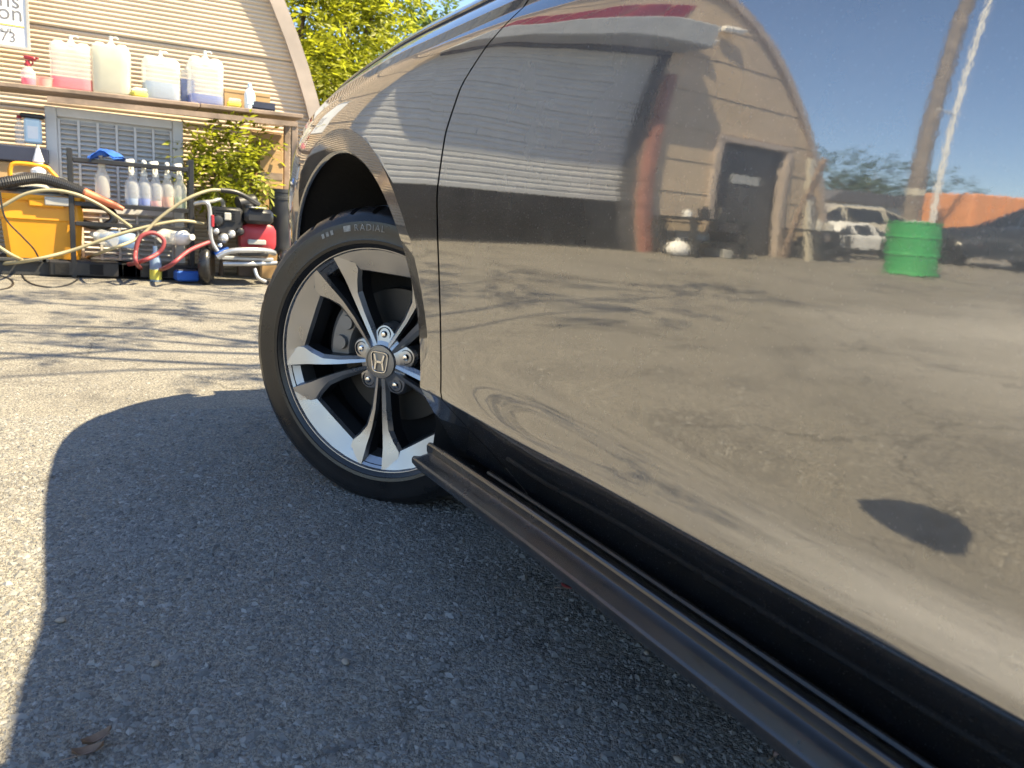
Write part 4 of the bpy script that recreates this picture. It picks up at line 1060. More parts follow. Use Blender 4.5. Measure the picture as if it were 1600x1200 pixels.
# yellow tote with wet vacuum on top
def tote():
    Y = 4.30; l, r_ = at(-6, 300, Y), at(130, 300, Y); bl, br = at(6, 402, Y), at(122, 402, Y); zb = bl.z; zt = l.z
    root = empty('yellow_tote', ((l.x + r_.x) / 2, Y + .22, zb), 0, 'bright yellow plastic tote standing left of the rack', 'tote')
    wt = (r_.x - l.x) / 2; wb_ = (br.x - bl.x) / 2; h = zt - zb; d = .44
    b = MB(); V = []; prof = [(wb_, 0, .0), (wb_ + (wt - wb_) * .62, h * .60, 0), (wb_ + (wt - wb_) * .62 + .008, h * .62, 0), (wt - .012, h * .90, 0), (wt + .005, h * .91, 0), (wt + .012, h, 0), (wt - .006, h, 0), (wb_ - .01, .012, 0)]
    n = len(prof)
    for (w, z, _) in prof:
        dd = d / 2 * (w / wt); c = .03
        V += [(-w + c, -dd, z), (w - c, -dd, z), (w, -dd + c, z), (w, dd - c, z), (w - c, dd, z), (-w + c, dd, z), (-w, dd - c, z), (-w, -dd + c, z)]
    b.add(V, [(i * 8 + j, i * 8 + (j + 1) % 8, i * 8 + 8 + (j + 1) % 8, i * 8 + 8 + j) for i in range(n - 1) for j in range(8)] + [tuple(range(8)), tuple((n - 1) * 8 + j for j in range(8))])
    b.build('bin_body', M['yellow'], root, 25)
    b = MB(); b.box((.03, -d / 2 - .008, h * .88), (.20, .02, .05), bev=.008); b.build('grip', M['yellow'], root)
    b = MB(); b.box((.09, -d / 2 - .022, h * .92), (.14, .012, .055), bev=.006); b.build('latch', M['greyp'], root)
    pl = empty('pallet_base', ((l.x + r_.x) / 2, Y + .24, gzf(Y + .2)), 0, 'low dark pallet under the yellow tote', 'pallet')
    hp = zb - gzf(Y + .2) - .002
    for k in range(4): q = MB(); q.box((-.21 + .14 * k, 0, hp - .011), (.12, .46, .022), bev=.003); q.build('board', M['bin'], pl)
    for k in (-1, 1): q = MB(); q.box((0, .17 * k, (hp - .022) / 2), (.54, .07, hp - .022)); q.build('bearer', M['bin'], pl)
    # wet vacuum
    v = empty('wet_vacuum', ((l.x + r_.x) / 2 - .02, Y + .22, zt), 0, 'grey and yellow wet vacuum head sitting on the yellow tote', 'vacuum')
    b = MB(); b.lathe([(.25, .0), (.26, .02), (.25, .05), (.21, .085), (.16, .12), (.09, .14), (.02, .145)], (0, -.02, 0), (0, 0, 1), 28, True, 0, 1, .72); b.build('motor_head', M['greyp'], v, 40)
    b = MB(); b.lathe([(.263, .012), (.266, .03), (.258, .045)], (0, -.02, 0), (0, 0, 1), 28, True, 0, 1, .72); b.build('rim_band', M['blackp'], v, 40)
    b = MB(); b.tube(smooth_path([(-.15, -.1, .10), (-.145, -.1, .16), (-.11, -.1, .19), (.04, -.1, .185), (.08, -.1, .155), (.11, -.1, .12)], 5), .014, 8); b.build('handle', M['yellow'], v, 60)
    p = at(60, 263, Y + .1); sb = empty('white_bottle', (p.x, Y + .14, zt + .13), 0, 'white bottle with pointed cap standing on the vacuum head', 'bottle')
    b = MB(); b.lathe([(.045, 0), (.048, .03), (.03, .05), (.026, .075), (.034, .085), (.03, .10), (.018, .14), (.012, .165)], n=16); b.build('bottle_body', M['signwhite'], sb, 40); b = MB(); b.lathe([(.012, .165), (.009, .19)], n=10); b.build('cap', M['greyp'], sb)
    # hose with crevice nozzle resting over the tote
    h_ = empty('vacuum_hose', (l.x, Y, zt), 0, 'thick ribbed black vacuum hose with orange nozzle over the tote', 'hose'); o_ = Vector((l.x, Y, zt))
    pts = [at(-30, 293, Y - .02) - o_, at(20, 283, Y - .03) - o_, at(62, 279, Y - .03) - o_, at(100, 289, Y - .03) - o_, at(132, 302, Y - .02) - o_]
    pp = smooth_path(pts, 26); b = MB(); b.tube(pp, [.034 + .003 * (i % 2) for i in range(len(pp))], 12); b.build('ribbed_hose', M['blackp'], h_, 20)
    a, c = at(130, 301, Y - .02) - o_, at(193, 327, Y - .03) - o_
    b = MB(); b.tube([a, a.lerp(c, .25), a.lerp(c, .8), c], [.036, .032, .024, .014], 10); b.build('crevice_nozzle', M['orangep'], h_, 40)
    b = MB(); pts = [at(128, 320, Y + .05) - o_, at(165, 324, Y + .02) - o_, at(178, 342, Y) - o_, at(160, 354, Y + .02) - o_, at(126, 348, Y + .06) - o_]; b.tube(smooth_path(pts, 10), .027, 10); b.build('hose_loop', M['blackp'], h_, 60)
tote()
# tool cabinet at the left edge
def b_cab(root):
    b = MB(); b.box((0, 0, .50), (.42, .30, .36), bev=.006); b.build('drawer_body', M['card'], root); b = MB(); b.box((0, -.01, .735), (.46, .34, .10), bev=.008); b.build('top_tray', M['navy'], root)
    for x in (-.18, .18):
        for y in (-.12, .12): b = MB(); b.box((x, y, .16), (.03, .03, .32)); b.build('leg', M['navy'], root)
    b = MB(); b.lathe([(.012, 0), (.012, .012)], (-.06, -.18, .735), (0, -1, 0), 12); b.build('knob', M['chrome'], root)
p = at(30, 240, 4.62); small('tool_cabinet', b_cab, 'dark topped tool cabinet behind the yellow tote at the left edge', 'cabinet', (p.x - .06, 4.68, p.z - .74 if p.z > .8 else gzf(4.6)))
def b_jug2(root):
    b = MB(); b.box((0, 0, .08), (.10, .07, .16), bev=.012); b.build('can_body', M['paleblue'], root); b = MB(); b.box((0, .0, .175), (.14, .09, .03), bev=.01); b.build('lid', M['blackp'], root); b = MB(); b.box((0, -.036, .07), (.06, .002, .08)); b.build('can_label', M['signwhite'], root)
p = at(52, 224, 4.55); small('blue_can', b_jug2, 'light blue rectangular can with black top on the tool cabinet', 'can', (p.x, 4.60, p.z))
def b_spr2(root):
    b = MB(); b.lathe([(.03, 0), (.03, .11), (.014, .14), (.014, .16)], n=14); b.build('bottle_body', M['plastic_clear'], root); b = MB(); b.lathe([(.016, .16), (.014, .18)], n=10); b.build('cap', M['redp'], root)
p = at(31, 224, 4.55); small('clear_bottle', b_spr2, 'small clear bottle left of the light blue can', 'bottle', (p.x, 4.60, p.z))

# hoses and cords on the ground
def hose(name, pts, r, m, label, cat='hose', n=9):
    w = [at(px, py, Y) for (px, py, Y) in pts]; o = w[0].copy()
    root = empty(name, o, 0, label, cat); b = MB(); b.tube([p - o for p in smooth_path(w, n)], r, 8); b.build('hose_line', M[m], root, 60); return root
def gr(px, py):                                   # pixel on the (sloping) ground
    lo, hi = 0.0, 5.5
    for _ in range(40):
        m_ = (lo + hi) / 2
        if at(px, py, m_).z > gzf(m_): lo = m_
        else: hi = m_
    return lo
hose('pressure_hose', [(-30, 336, 4.1), (0, 324, 4.06), (40, 303, 4.04), (80, 297, 4.02), (120, 304, 4.02), (155, 320, 4.04), (180, 337, 4.06), (205, 355, 4.1)], .0105, 'hose_tan', 'tan pressure hose arching over the front of the yellow tote')
hose('pressure_hose', [(-30, 415, gr(-30, 416)), (40, 408, 4.05), (110, 392, 4.02), (180, 368, 4.0), (240, 352, 4.0), (285, 345, 4.03), (318, 350, 4.1)], .011, 'hose_tan', 'tan pressure hose running straight up from the ground to the washer')
hose('pressure_hose', [(-10, 380, 4.0), (25, 402, 4.0), (55, 411, gr(55, 412)), (110, 410, gr(110, 411)), (165, 392, 4.0), (215, 372, 3.98), (250, 340, 4.0), (290, 312, 4.0), (325, 298, 4.02), (345, 297, 4.04)], .0105, 'hose_tan', 'tan pressure hose looping low and rising to the spray gun')
hose('air_hose', [(120, 411, gr(120, 413)), (170, 417, gr(170, 418)), (215, 410, 4.0), (248, 395, 3.98), (256, 376, 3.98), (240, 364, 3.98), (220, 370, 3.97), (212, 392, 3.96), (214, 413, 3.96), (232, 424, gr(232, 425)), (262, 417, 3.92), (295, 392, 3.95), (330, 377, 4.05)], .014, 'hose_red', 'dark red hose coiled in a loop beside the washer wheel')
def ring_pts(cx, cy, rx, ry, n=16): return [(cx + rx * math.cos(2 * math.pi * i / n), cy + ry * math.sin(2 * math.pi * i / n)) for i in range(n + 1)]
hose('power_cord', [(px, py, gr(px, py) - .02) for px, py in ring_pts(80, 428, 45, 21)] + [(150, 424, gr(150, 424)), (200, 422, gr(200, 422)), (225, 417, gr(225, 417))], .006, 'blackp', 'thin black cord lying in a single loop on the asphalt', 'cord')
hose('power_cord', [(-20, 440, gr(-20, 440)), (5, 433, gr(5, 433)), (20, 441, gr(20, 441)), (14, 450, gr(14, 450)), (-10, 455, gr(-10, 455))], .007, 'blackp', 'short dark cord end at the left edge of the yard', 'cord')
hose('power_cord', [(0, 300, 4.02), (8, 340, 4.03), (35, 370, 4.05), (52, 388, 4.07), (60, 402, 4.1)], .005, 'blackp', 'thin dark cord hanging down the front of the yellow tote', 'cord')
hose('spray_gun', [(345, 297, 4.04), (362, 299, 4.05), (375, 303, 4.06), (392, 312, 4.08), (405, 320, 4.1)], .017, 'blackp', 'black spray gun lying across the washer handle', 'spray gun')

# pressure washer
def washer():
    Y = 4.05; z0 = gzf(Y); c = at(370, 440, Y); root = empty('pressure_washer', (c.x, Y + .2, z0), R(4), 'petrol pressure washer with black engine and red starter cover', 'pressure washer')
    f = lambda px, py, dy=0.0: at(px, py, Y + dy) - Vector((c.x, Y + .2, z0))
    for (px, dy) in ((322, 0.02), (447, .12)):                               # wheels
        p = f(px, 415, dy); w = MB(); rr = .135; cx = Vector((p.x, p.y + .06, rr))
        ax = Vector((1, -.38, 0)).normalized()
        w.lathe([(.06, -.032), (.10, -.040), (.122, -.034), (.134, -.018), (.135, 0), (.134, .018), (.122, .034), (.10, .040), (.06, .032)], cx, ax, 36, True); wo = w.build('wheel', M['rubber'], root, 40)
        w = MB(); w.lathe([(.014, -.05), (.055, -.036), (.06, -.034), (.062, .03)], cx, ax, 20, True); w.build('hub', M['steel'], wo, 40)
    tub = lambda pts, r, m='steel', nm='frame_tube': (lambda b: (b.tube(smooth_path(pts, 5), r, 10), b.build(nm, M[m], root, 60)))(MB())
    tub([f(302, 318, .05), f(318, 316, .0), f(324, 330, .0), f(326, 372, .0), f(336, 392, .0)], .014)            # handle upright near
    tub([f(302, 318, .05), f(330, 315, .22), f(350, 317, .30), f(352, 380, .32)], .014)
    tub([f(336, 402, -.02), f(350, 394, -.04), f(368, 391, -.06), f(400, 391, -.05), f(420, 393, .02), f(428, 396, .12)], .020, 'steel', 'bumper_tube')
    tub([f(345, 412, .0), f(390, 412, -.02), f(432, 411, .1)], .016)
    tub([f(395, 420, .0), f(400, 434, -.02), f(412, 440, .0)], .013)
    b = MB(); b.box(f(378, 402, .18), (.36, .34, .025), bev=.005); b.build('base_plate', M['steel'], root)
    b = MB(); b.box(f(342, 392, .05), (.10, .10, .02), Euler((0, R(-25), 0))); b.build('guard_plate', M['bluecloth'], root)
    b = MB(); b.box(f(350, 345, .12), (.20, .22, .19), bev=.02); b.build('engine_block', M['engine'], root, 40)
    b = MB(); b.box(f(398, 338, .10), (.20, .24, .105), bev=.025); o = b.build('fuel_tank', M['engine'], root, 40)
    b = MB(); b.lathe([(.03, 0), (.03, .02), (.022, .028)], f(388, 325, .12), (0, 0, 1), 16); b.build('tank_cap', M['blackp'], o)
    b = MB(); b.box(f(400, 324, -.01), (.10, .06, .004)); b.build('tank_label', M['signwhite'], o)
    b = MB(); b.lathe([(.115, 0), (.125, .03), (.118, .07), (.09, .085), (.03, .088)], f(400, 371, .16), (0, -1, 0), 28, True, .3, 1.05, .82, ref=(1, 0, 0)); o = b.build('recoil_cover', M['redp'], root, 40)
    b = MB(); b.box(f(402, 379, -.005) + Vector((0, .06, 0)), (.125, .02, .035), bev=.005); b.build('cover_grille', M['greyp'], o)
    b = MB(); b.box(f(392, 396, .0), (.20, .10, .035), bev=.01); b.build('sump', M['blackp'], root)
    for (px, py, r, m) in ((335, 345, .045, 'blackp'), (345, 372, .032, 'steel'), (357, 366, .028, 'steel'), (338, 384, .02, 'chrome'), (370, 362, .03, 'engine'), (332, 362, .024, 'steel')):
        b = MB(); b.lathe([(r, 0), (r, .05), (r * .7, .07), (r * .3, .075)], f(px, py, .06), (0, -1, .1), 14); b.build('pump_fitting', M[m], root, 40)
    for k in range(6): b = MB(); b.box(f(348, 324 + 4 * k, .0), (.15, .012, .008)); b.build('cooling_fin', M['engine'], root)
    b = MB(); b.box(f(352, 338, -.01), (.045, .012, .05), bev=.005); b.build('engine_label', M['greyp'], root)
    b = MB(); b.box(f(328, 345, -.01), (.02, .02, .08), bev=.004); b.build('choke_lever', M['redp'], root)
    b = MB(); b.lathe([(.05, 0), (.05, .12), (.03, .14)], f(372, 318, .2), (1, .2, .25), 16); b.build('air_filter', M['blackp'], root, 40)
washer()
def b_bin(root):
    b = MB(); b.lathe([(.075, 0), (.08, .02), (.085, .45), (.09, .455), (.09, .48), (.078, .48), (.07, .03)], n=20); b.build('bin_body', M['bin'], root, 40)
    b = MB(); b.lathe([(.088, .40), (.0905, .402), (.0905, .42), (.088, .422)], n=20); b.build('bin_band', M['bin'], root)
p = at(438, 380, 4.45); small('narrow_bin', b_bin, 'narrow black upright tube bin beside the shelf post', 'bin', (p.x, 4.45, p.z - .08 if p.z > .3 else gzf(4.45)))
for (px0, px1, py0, py1, Y, m, lab) in ((392, 442, 205, 288, 4.80, 'card', 'tall tan board leaning on the wall under the shelf end'), (372, 440, 292, 330, 4.70, 'wood', 'brown carton standing behind the leafy bush'), (405, 441, 232, 330, 4.62, 'card', 'narrow tan carton beside the shelf post')):
    a, c = at(px0, py0, Y), at(px1, py1, Y); z0 = gzf(Y); zt = a.z; w = c.x - a.x
    root = empty('storage_board', ((a.x + c.x) / 2, Y, z0), 0, lab, 'carton'); b = MB(); b.box((0, .03, (zt - z0) / 2), (w, .10, zt - z0), bev=.004); b.build('carton_body', M[m], root); b = MB(); b.box((0, -.022, (zt - z0) * .8), (w * .96, .004, .05)); b.build('tape_band', M['wood'] if m == 'card' else M['card'], root)

# ------------------------------------------------------------------ vegetation
def leaf_mat(name, c, tr=.55):
    m, N, L, B = principled(name); g = N.new('ShaderNodeNewGeometry')
    r = ramp(N, L, g.outputs['Random Per Island'], [(0, tuple(x * .55 for x in c)), (.5, c), (1, tuple(min(1, x * 1.7) for x in c))])
    L.new(r.outputs[0], B.inputs['Base Color']); B.inputs['Roughness'].default_value = .5
    t = N.new('ShaderNodeBsdfTranslucent'); L.new(r.outputs[0], t.inputs[0]); mx = N.new('ShaderNodeMixShader'); mx.inputs[0].default_value = tr
    L.new(B.outputs[0], mx.inputs[1]); L.new(t.outputs[0], mx.inputs[2]); L.new(mx.outputs[0], N['Material Output'].inputs[0]); return m
M['leaf'] = leaf_mat('leaf_bright', (0.30, 0.32, 0.022)); M['leaf_dark'] = leaf_mat('leaf_dark', (0.06, 0.095, 0.022)); M['leaf_mid'] = leaf_mat('leaf_mid', (0.12, 0.17, 0.03))
M['bark'] = mat('bark', (0.12, 0.09, 0.065), .9, var=.4, bump=.6, bscale=30)
def leaves(name, clumps, n, size, m, parent, droop=.3):
    """clumps: (x, y, z, r); sprays of leaves along twigs so that gaps stay between them"""
    w = np.array([c[3] ** 2 for c in clumps]); w /= w.sum(); ns = max(1, n // 9); ci = rng.choice(len(clumps), ns, p=w); C_ = np.array(clumps)[ci]
    d = rng.normal(size=(ns, 3)); d /= np.linalg.norm(d, axis=1, keepdims=True); rad = C_[:, 3] * rng.uniform(.25, 1.05, ns) ** .6
    base = C_[:, :3] + d * rad[:, None] * np.array([1, 1, .85]); tw = d + rng.normal(size=(ns, 3)) * .6; tw[:, 2] -= droop; tw /= np.linalg.norm(tw, axis=1, keepdims=True)
    k = np.tile(np.arange(9), ns); b = np.repeat(base, 9, 0); t = np.repeat(tw, 9, 0); L_ = np.repeat(rng.uniform(2.2, 4.2, ns) * size, 9)
    sd_ = np.cross(t, np.array([0, 0, 1.0])); sd_ /= np.linalg.norm(sd_, axis=1, keepdims=True) + 1e-9; up_ = np.cross(sd_, t)
    sg = np.where(k % 2 == 0, 1.0, -1.0); p = b + t * (L_ * (k // 2 + .5) / 5)[:, None]
    ax = sd_ * sg[:, None] * .9 + t * .5 + rng.normal(size=p.shape) * .25; ax[k == 8] = t[k == 8]; ax /= np.linalg.norm(ax, axis=1, keepdims=True)
    nn = up_ + rng.normal(size=p.shape) * .35; wv = np.cross(ax, nn); wv /= np.linalg.norm(wv, axis=1, keepdims=True) + 1e-9
    s_ = size * rng.uniform(.7, 1.25, len(p))
    q = np.stack([p, p + ax * (s_ * .45)[:, None] + wv * (s_ * .2)[:, None], p + ax * s_[:, None] - up_ * (s_ * .12)[:, None], p + ax * (s_ * .45)[:, None] - wv * (s_ * .2)[:, None]], 1).reshape(-1, 3)
    N_ = len(p); f = (np.array([[0, 1, 2, 3]])[None] + (np.arange(N_) * 4)[:, None, None]).reshape(-1, 4)
    me = bpy.data.meshes.new(name); me.from_pydata(q.tolist(), [], f.tolist()); me.update(); return link_mesh(name, me, m, parent)
def limb(b, p, q, r0, r1, n=5, wob=.06):
    p = Vector(p); q = Vector(q); L_ = (q - p).length; pts = [p.lerp(q, i / n) + Vector((random.uniform(-1, 1), random.uniform(-1, 1), random.uniform(-.4, .4))) * (wob * L_ if 0 < i < n else 0) for i in range(n + 1)]
    b.tube(pts, [r0 + (r1 - r0) * i / n for i in range(n + 1)], 7)
def tree(name, loc, clumps, n, size, m, label, cat='tree', group=None, tr=.12, kind_part='crown'):
    root = empty(name, loc, 0, label, cat, group); lc = [(x - loc[0], y - loc[1], z - loc[2], r) for x, y, z, r in clumps]
    b = MB(); zc = min(c[2] for c in lc); fork = Vector((0, 0, max(.3, zc * .7))); limb(b, (0, 0, -.05), fork, tr, tr * .75)
    for c in lc: limb(b, fork, (c[0], c[1], c[2]), tr * .5, tr * .12)
    b.build('trunk', M['bark'], root, 60); leaves(kind_part, lc, n, size, M[m], root); return root
def PC(lst, kY=None):
    out = []
    for (px, py, Y, rp) in lst:
        p = at(px, py, Y); out.append((p.x, p.y, p.z, rp * (Y - CAM[1]) / 1150.0))
    return out
c1 = PC([(470, 30, 8.2, 60), (545, 45, 8.6, 70), (515, 125, 8.0, 60), (590, 110, 8.8, 60), (500, 205, 7.8, 50), (590, 0, 9.2, 36), (560, -70, 9.0, 90), (450, -90, 8.6, 90), (560, 190, 8.3, 60), (480, 110, 8.0, 50)])
p = at(530, 300, 8.5); tree('broadleaf_tree', (p.x, 8.5, gzf(8.5)), c1, 15000, .115, 'leaf', 'sunlit yellow green tree rising behind the right edge of the building', tr=.14)
c2 = PC([(660, 75, 10.5, 40), (640, 130, 10.0, 50), (665, 15, 11, 34), (700, 60, 10.8, 22), (620, 180, 10, 50)])
p = at(650, 300, 10.5); tree('broadleaf_tree', (p.x, 10.5, gzf(8.5)), c2, 3200, .13, 'leaf_mid', 'thinner feathery tree showing sky gaps above the hood', tr=.09)
# shade tree on the far side of the car: its crown dapples the yard
def shade_clump(x, y, H, r):                # crown clump whose shadow falls at ground (x, y)
    k = (H - gzf(y)) / SUN.z; return (x + SUN.x * k, y + SUN.y * k, H, r)
c3 = [shade_clump(x, y, H, r) for (x, y, H, r) in ((-.9, 2.15, 4.6, .34), (-.2, 2.3, 4.9, .36), (.4, 2.5, 4.4, .4), (-1.5, 2.6, 4.8, .4), (-.6, 3.05, 5.2, .40), (.3, 3.3, 4.7, .42), (-1.4, 3.5, 5.3, .45), (-.3, 3.9, 5.4, .4), (.6, 4.2, 5.0, .45), (-2.4, 2.9, 5.0, .5), (-2.3, 1.9, 4.9, .35), (-3.2, 2.4, 5.2, .45), (-.1, 1.55, 4.6, .16), (-1.0, 1.45, 4.7, .14))]
tree('shade_tree', (4.6, .4, 0), c3, 1700, .10, 'leaf_mid', 'tall leafy tree on the far side of the car casting dappled shade', tr=.075)
cb = PC([(335, 226, 4.62, 30), (362, 240, 4.55, 32), (310, 245, 4.6, 28), (345, 275, 4.5, 30), (395, 262, 4.45, 24), (388, 214, 4.55, 22), (405, 290, 4.45, 20), (300, 285, 4.62, 22), (370, 300, 4.5, 26)])
p = at(345, 330, 4.66); tree('leafy_bush', (p.x, 4.66, gzf(4.66)), cb, 2300, .058, 'leaf', 'leafy green bush growing up under the shelf behind the washer', 'bush', tr=.02)

# ------------------------------------------------------------------ what the door mirrors: yard to the left of the camera
M['green'] = mat('green_paint', (0.035, 0.33, 0.09), .45, var=.12, dirt=.2); M['orange'] = mat('orange_paint', (0.72, 0.30, 0.11), .45, var=.06, dirt=.08)
M['polewood'] = mat('pole_wood', (0.20, 0.17, 0.145), .85, var=.3, bump=.5, bscale=20); M['whitep'] = mat('white_paint', (0.72, 0.72, 0.70), .45, dirt=.1)
M['carblue'] = mat('dark_blue_paint', (0.045, 0.055, 0.075), .15, metal=.3, coat=1, var=.05); M['carbeige'] = mat('beige_paint', (0.50, 0.46, 0.37), .25, coat=.8, var=.05)
M['tarp'] = mat('black_tarp', (0.02, 0.021, 0.022), .55, var=.3, bump=.4, bscale=12); M['shed'] = mat('shed_roof', (0.10, 0.10, 0.11), .7)
def mirror_pt(tanA, D): return (.46 - tanA * D, D - 1.62)
x, y = mirror_pt(1.475, 5.4)
def b_drum(root):
    b = MB(); pr = [(.27, 0), (.285, .01), (.285, .03), (.275, .04), (.275, .27), (.288, .285), (.288, .30), (.275, .315), (.275, .57), (.288, .585), (.288, .60), (.275, .615), (.275, .84), (.287, .85), (.287, .88), (.27, .88), (.262, .86)]
    b.lathe(pr, n=32); b.build('drum_shell', M['green'], root, 30); b = MB(); b.lathe([(.266, .84), (.266, .875), (.05, .90)], n=28); b.build('drum_fill', M['whitep'], root, 30)
small('steel_drum', b_drum, 'bright green steel drum mirrored in the car door', 'drum', (x, y, gzf(y)))
x, y = mirror_pt(1.46, 9.2); root = empty('utility_pole', (x, y, gzf(y)), 0, 'thick wooden utility pole mirrored against the blue sky', 'pole')
b = MB(); b.tube([(0, 0, -.1), (0, 0, 4), (.02, 0, 10)], [.17, .155, .12], 14); b.build('pole_shaft', M['polewood'], root, 60)
b = MB(); b.box((0, 0, 9.2), (2.2, .1, .12)); b.build('cross_arm', M['polewood'], root)
b = MB(); b.lathe([(.172, 1.9), (.172, 2.1)], n=14); b.build('pole_band', M['carbeige'], root)
x, y = mirror_pt(1.53, 8.2); root = empty('thin_pole', (x, y, gzf(y)), 0, 'thin pale metal pole with a short arm beside the utility pole', 'pole')
b = MB(); b.tube([(0, 0, -.05), (0, 0, 3), (0, 0, 7)], [.05, .045, .04], 10); b.build('pole_shaft', M['whitep'], root, 60)
b = MB(); b.tube([(0, 0, 3.9), (.5, 0, 3.95)], .02, 6); b.build('side_arm', M['whitep'], root)
def vehicle(name, loc, rz, L_, W_, H_, m, label, cat, suv=False, van=False):
    root = empty(name, loc, rz, label, cat); h0 = .30; hb = H_ * (.60 if not van else .62)
    if van: st = [(-L_ / 2, hb * .85, H_ * .97), (-L_ / 2 + .1, hb, H_), (L_ * .12, hb, H_), (L_ * .30, hb, H_ * .70), (L_ * .48, hb * .92, hb * .94), (L_ / 2, hb * .7, hb * .72)]
    elif suv: st = [(-L_ / 2, hb * .9, hb * .95), (-L_ * .47, hb, H_ * .93), (-L_ * .30, hb, H_), (L_ * .05, hb, H_), (L_ * .22, hb, hb * 1.02), (L_ * .46, hb * .88, hb * .90), (L_ / 2, hb * .6, hb * .62)]
    else: st = [(-L_ / 2, hb * .8, hb * .82), (-L_ * .42, hb * .98, hb), (-L_ * .30, hb, hb * 1.04), (-L_ * .12, hb, H_), (L_ * .06, hb, H_), (L_ * .24, hb, hb * 1.02), (L_ * .46, hb * .85, hb * .87), (L_ / 2, hb * .55, hb * .57)]
    b = MB(); V = []
    for (x_, zb, zt) in st:
        w = W_ / 2 * (1 - .10 * (abs(x_) / (L_ / 2)) ** 4); wt = w - (zt - zb) * .35 - .03
        V += [(x_, -w * .96, h0 * .7), (x_, -w, h0 + .15), (x_, -w, zb), (x_, -wt, zt - .02), (x_, -wt + .1, zt), (x_, wt - .1, zt), (x_, wt, zt - .02), (x_, w, zb), (x_, w, h0 + .15), (x_, w * .96, h0 * .7)]
    b.add(V, [(i * 10 + j, i * 10 + (j + 1) % 10, i * 10 + 10 + (j + 1) % 10, i * 10 + 10 + j) for i in range(len(st) - 1) for j in range(10)] + [tuple(range(10)), tuple((len(st) - 1) * 10 + j for j in range(10))])
    b.build('body', m, root, 30)
    for sy in (-1, 1):
        for i in range(1, len(st) - 2):
            a, c = st[i], st[i + 1]
            if min(a[2] - a[1], c[2] - c[1]) < .05 and max(a[2] - a[1], c[2] - c[1]) < .3: continue
            pts = []
            for (x_, zb, zt), f0 in ((a, 0), (c, 0), (c, 1), (a, 1)):
                w = W_ / 2 * (1 - .10 * (abs(x_) / (L_ / 2)) ** 4); wt = w - (zt - zb) * .35 - .03; f = .12 if f0 == 0 else .86
                pts.append((x_ + (.04 if x_ == a[0] else -.04), sy * ((w + (wt - w) * f) + .006), zb + (zt - .02 - zb) * f))
            q = MB(); q.add(pts, [(0, 1, 2, 3)]); q.build('side_window', M['carglass'], root, 0)
        for x_ in (-L_ * .31, L_ * .31):
            q = MB(); q.lathe([(.20, -.10), (.30, -.11), (.33, -.08), (.33, .08), (.30, .11), (.20, .10)], (x_, sy * (W_ / 2 - .09), .33), (0, sy, 0), 24); wo = q.build('wheel', M['rubber'], root, 40)
            q = MB(); q.lathe([(.20, .085), (.19, .10), (.05, .095)], (x_, sy * (W_ / 2 - .09), .33), (0, sy, 0), 20); q.build('wheel_disc', M['alloy'], wo, 40)
        q = MB(); q.box((L_ / 2 - .06, sy * W_ * .34, hb * .62), (.10, .34, .13), bev=.02); q.build('headlight', M['lens'], root)
        q = MB(); q.box((-L_ / 2 + .05, sy * W_ * .36, hb * .7), (.10, .28, .16), bev=.02); q.build('tail_lamp', M['redp'], root)
    return root
x, y = mirror_pt(1.95, 5.9); vehicle('parked_suv', (x - .9, y, gzf(y)), R(100), 4.4, 1.85, 1.62, M['carblue'], 'dark blue grey vehicle mirrored at the right edge of the door', 'car', suv=True)
x, y = mirror_pt(1.30, 9.4); vehicle('parked_car', (x, y + .6, gzf(y)), R(15), 4.6, 1.8, 1.45, M['carbeige'], 'beige car mirrored between the building and the green drum', 'car')
x, y = mirror_pt(1.22, 8.3); vehicle('white_cart', (x, y - .1, gzf(y)), R(8), 2.2, 1.2, .85, M['whitep'], 'low white cart mirrored at the foot of the building edge', 'cart')
x, y = mirror_pt(1.66, 12.0)
root = empty('orange_truck', (x, y, gzf(y)), R(12), 'orange box truck mirrored beyond the green drum', 'truck')
b = MB(); b.box((.1, 0, 1.75), (2.0, 2.0, 1.7), bev=.05); b.build('cargo_box', M['orange'], root); b = MB(); b.box((-1.7, 0, 2.30), (1.5, 1.9, .55), bev=.08); b.build('cab_roof', M['orange'], root)
b = MB(); b.box((-1.75, 0, 1.50), (1.5, 1.9, 1.0), bev=.08); b.build('cab', M['whitep'], root); b = MB(); b.box((-.6, 0, .7), (4.6, 1.4, .35)); b.build('chassis', M['blackp'], root)
for x_ in (-2.1, 1.0):
    for sy in (-1, 1): q = MB(); q.lathe([(.25, -.12), (.45, -.13), (.45, .13), (.25, .12)], (x_, sy * .9, .47), (0, 1, 0), 24); q.build('wheel', M['rubber'], root, 40)
for k in range(5): q = MB(); q.box((-.75 + k * .43, -1.006, 1.75), (.05, .02, 1.6)); q.build('box_rib', M['orange'], root)
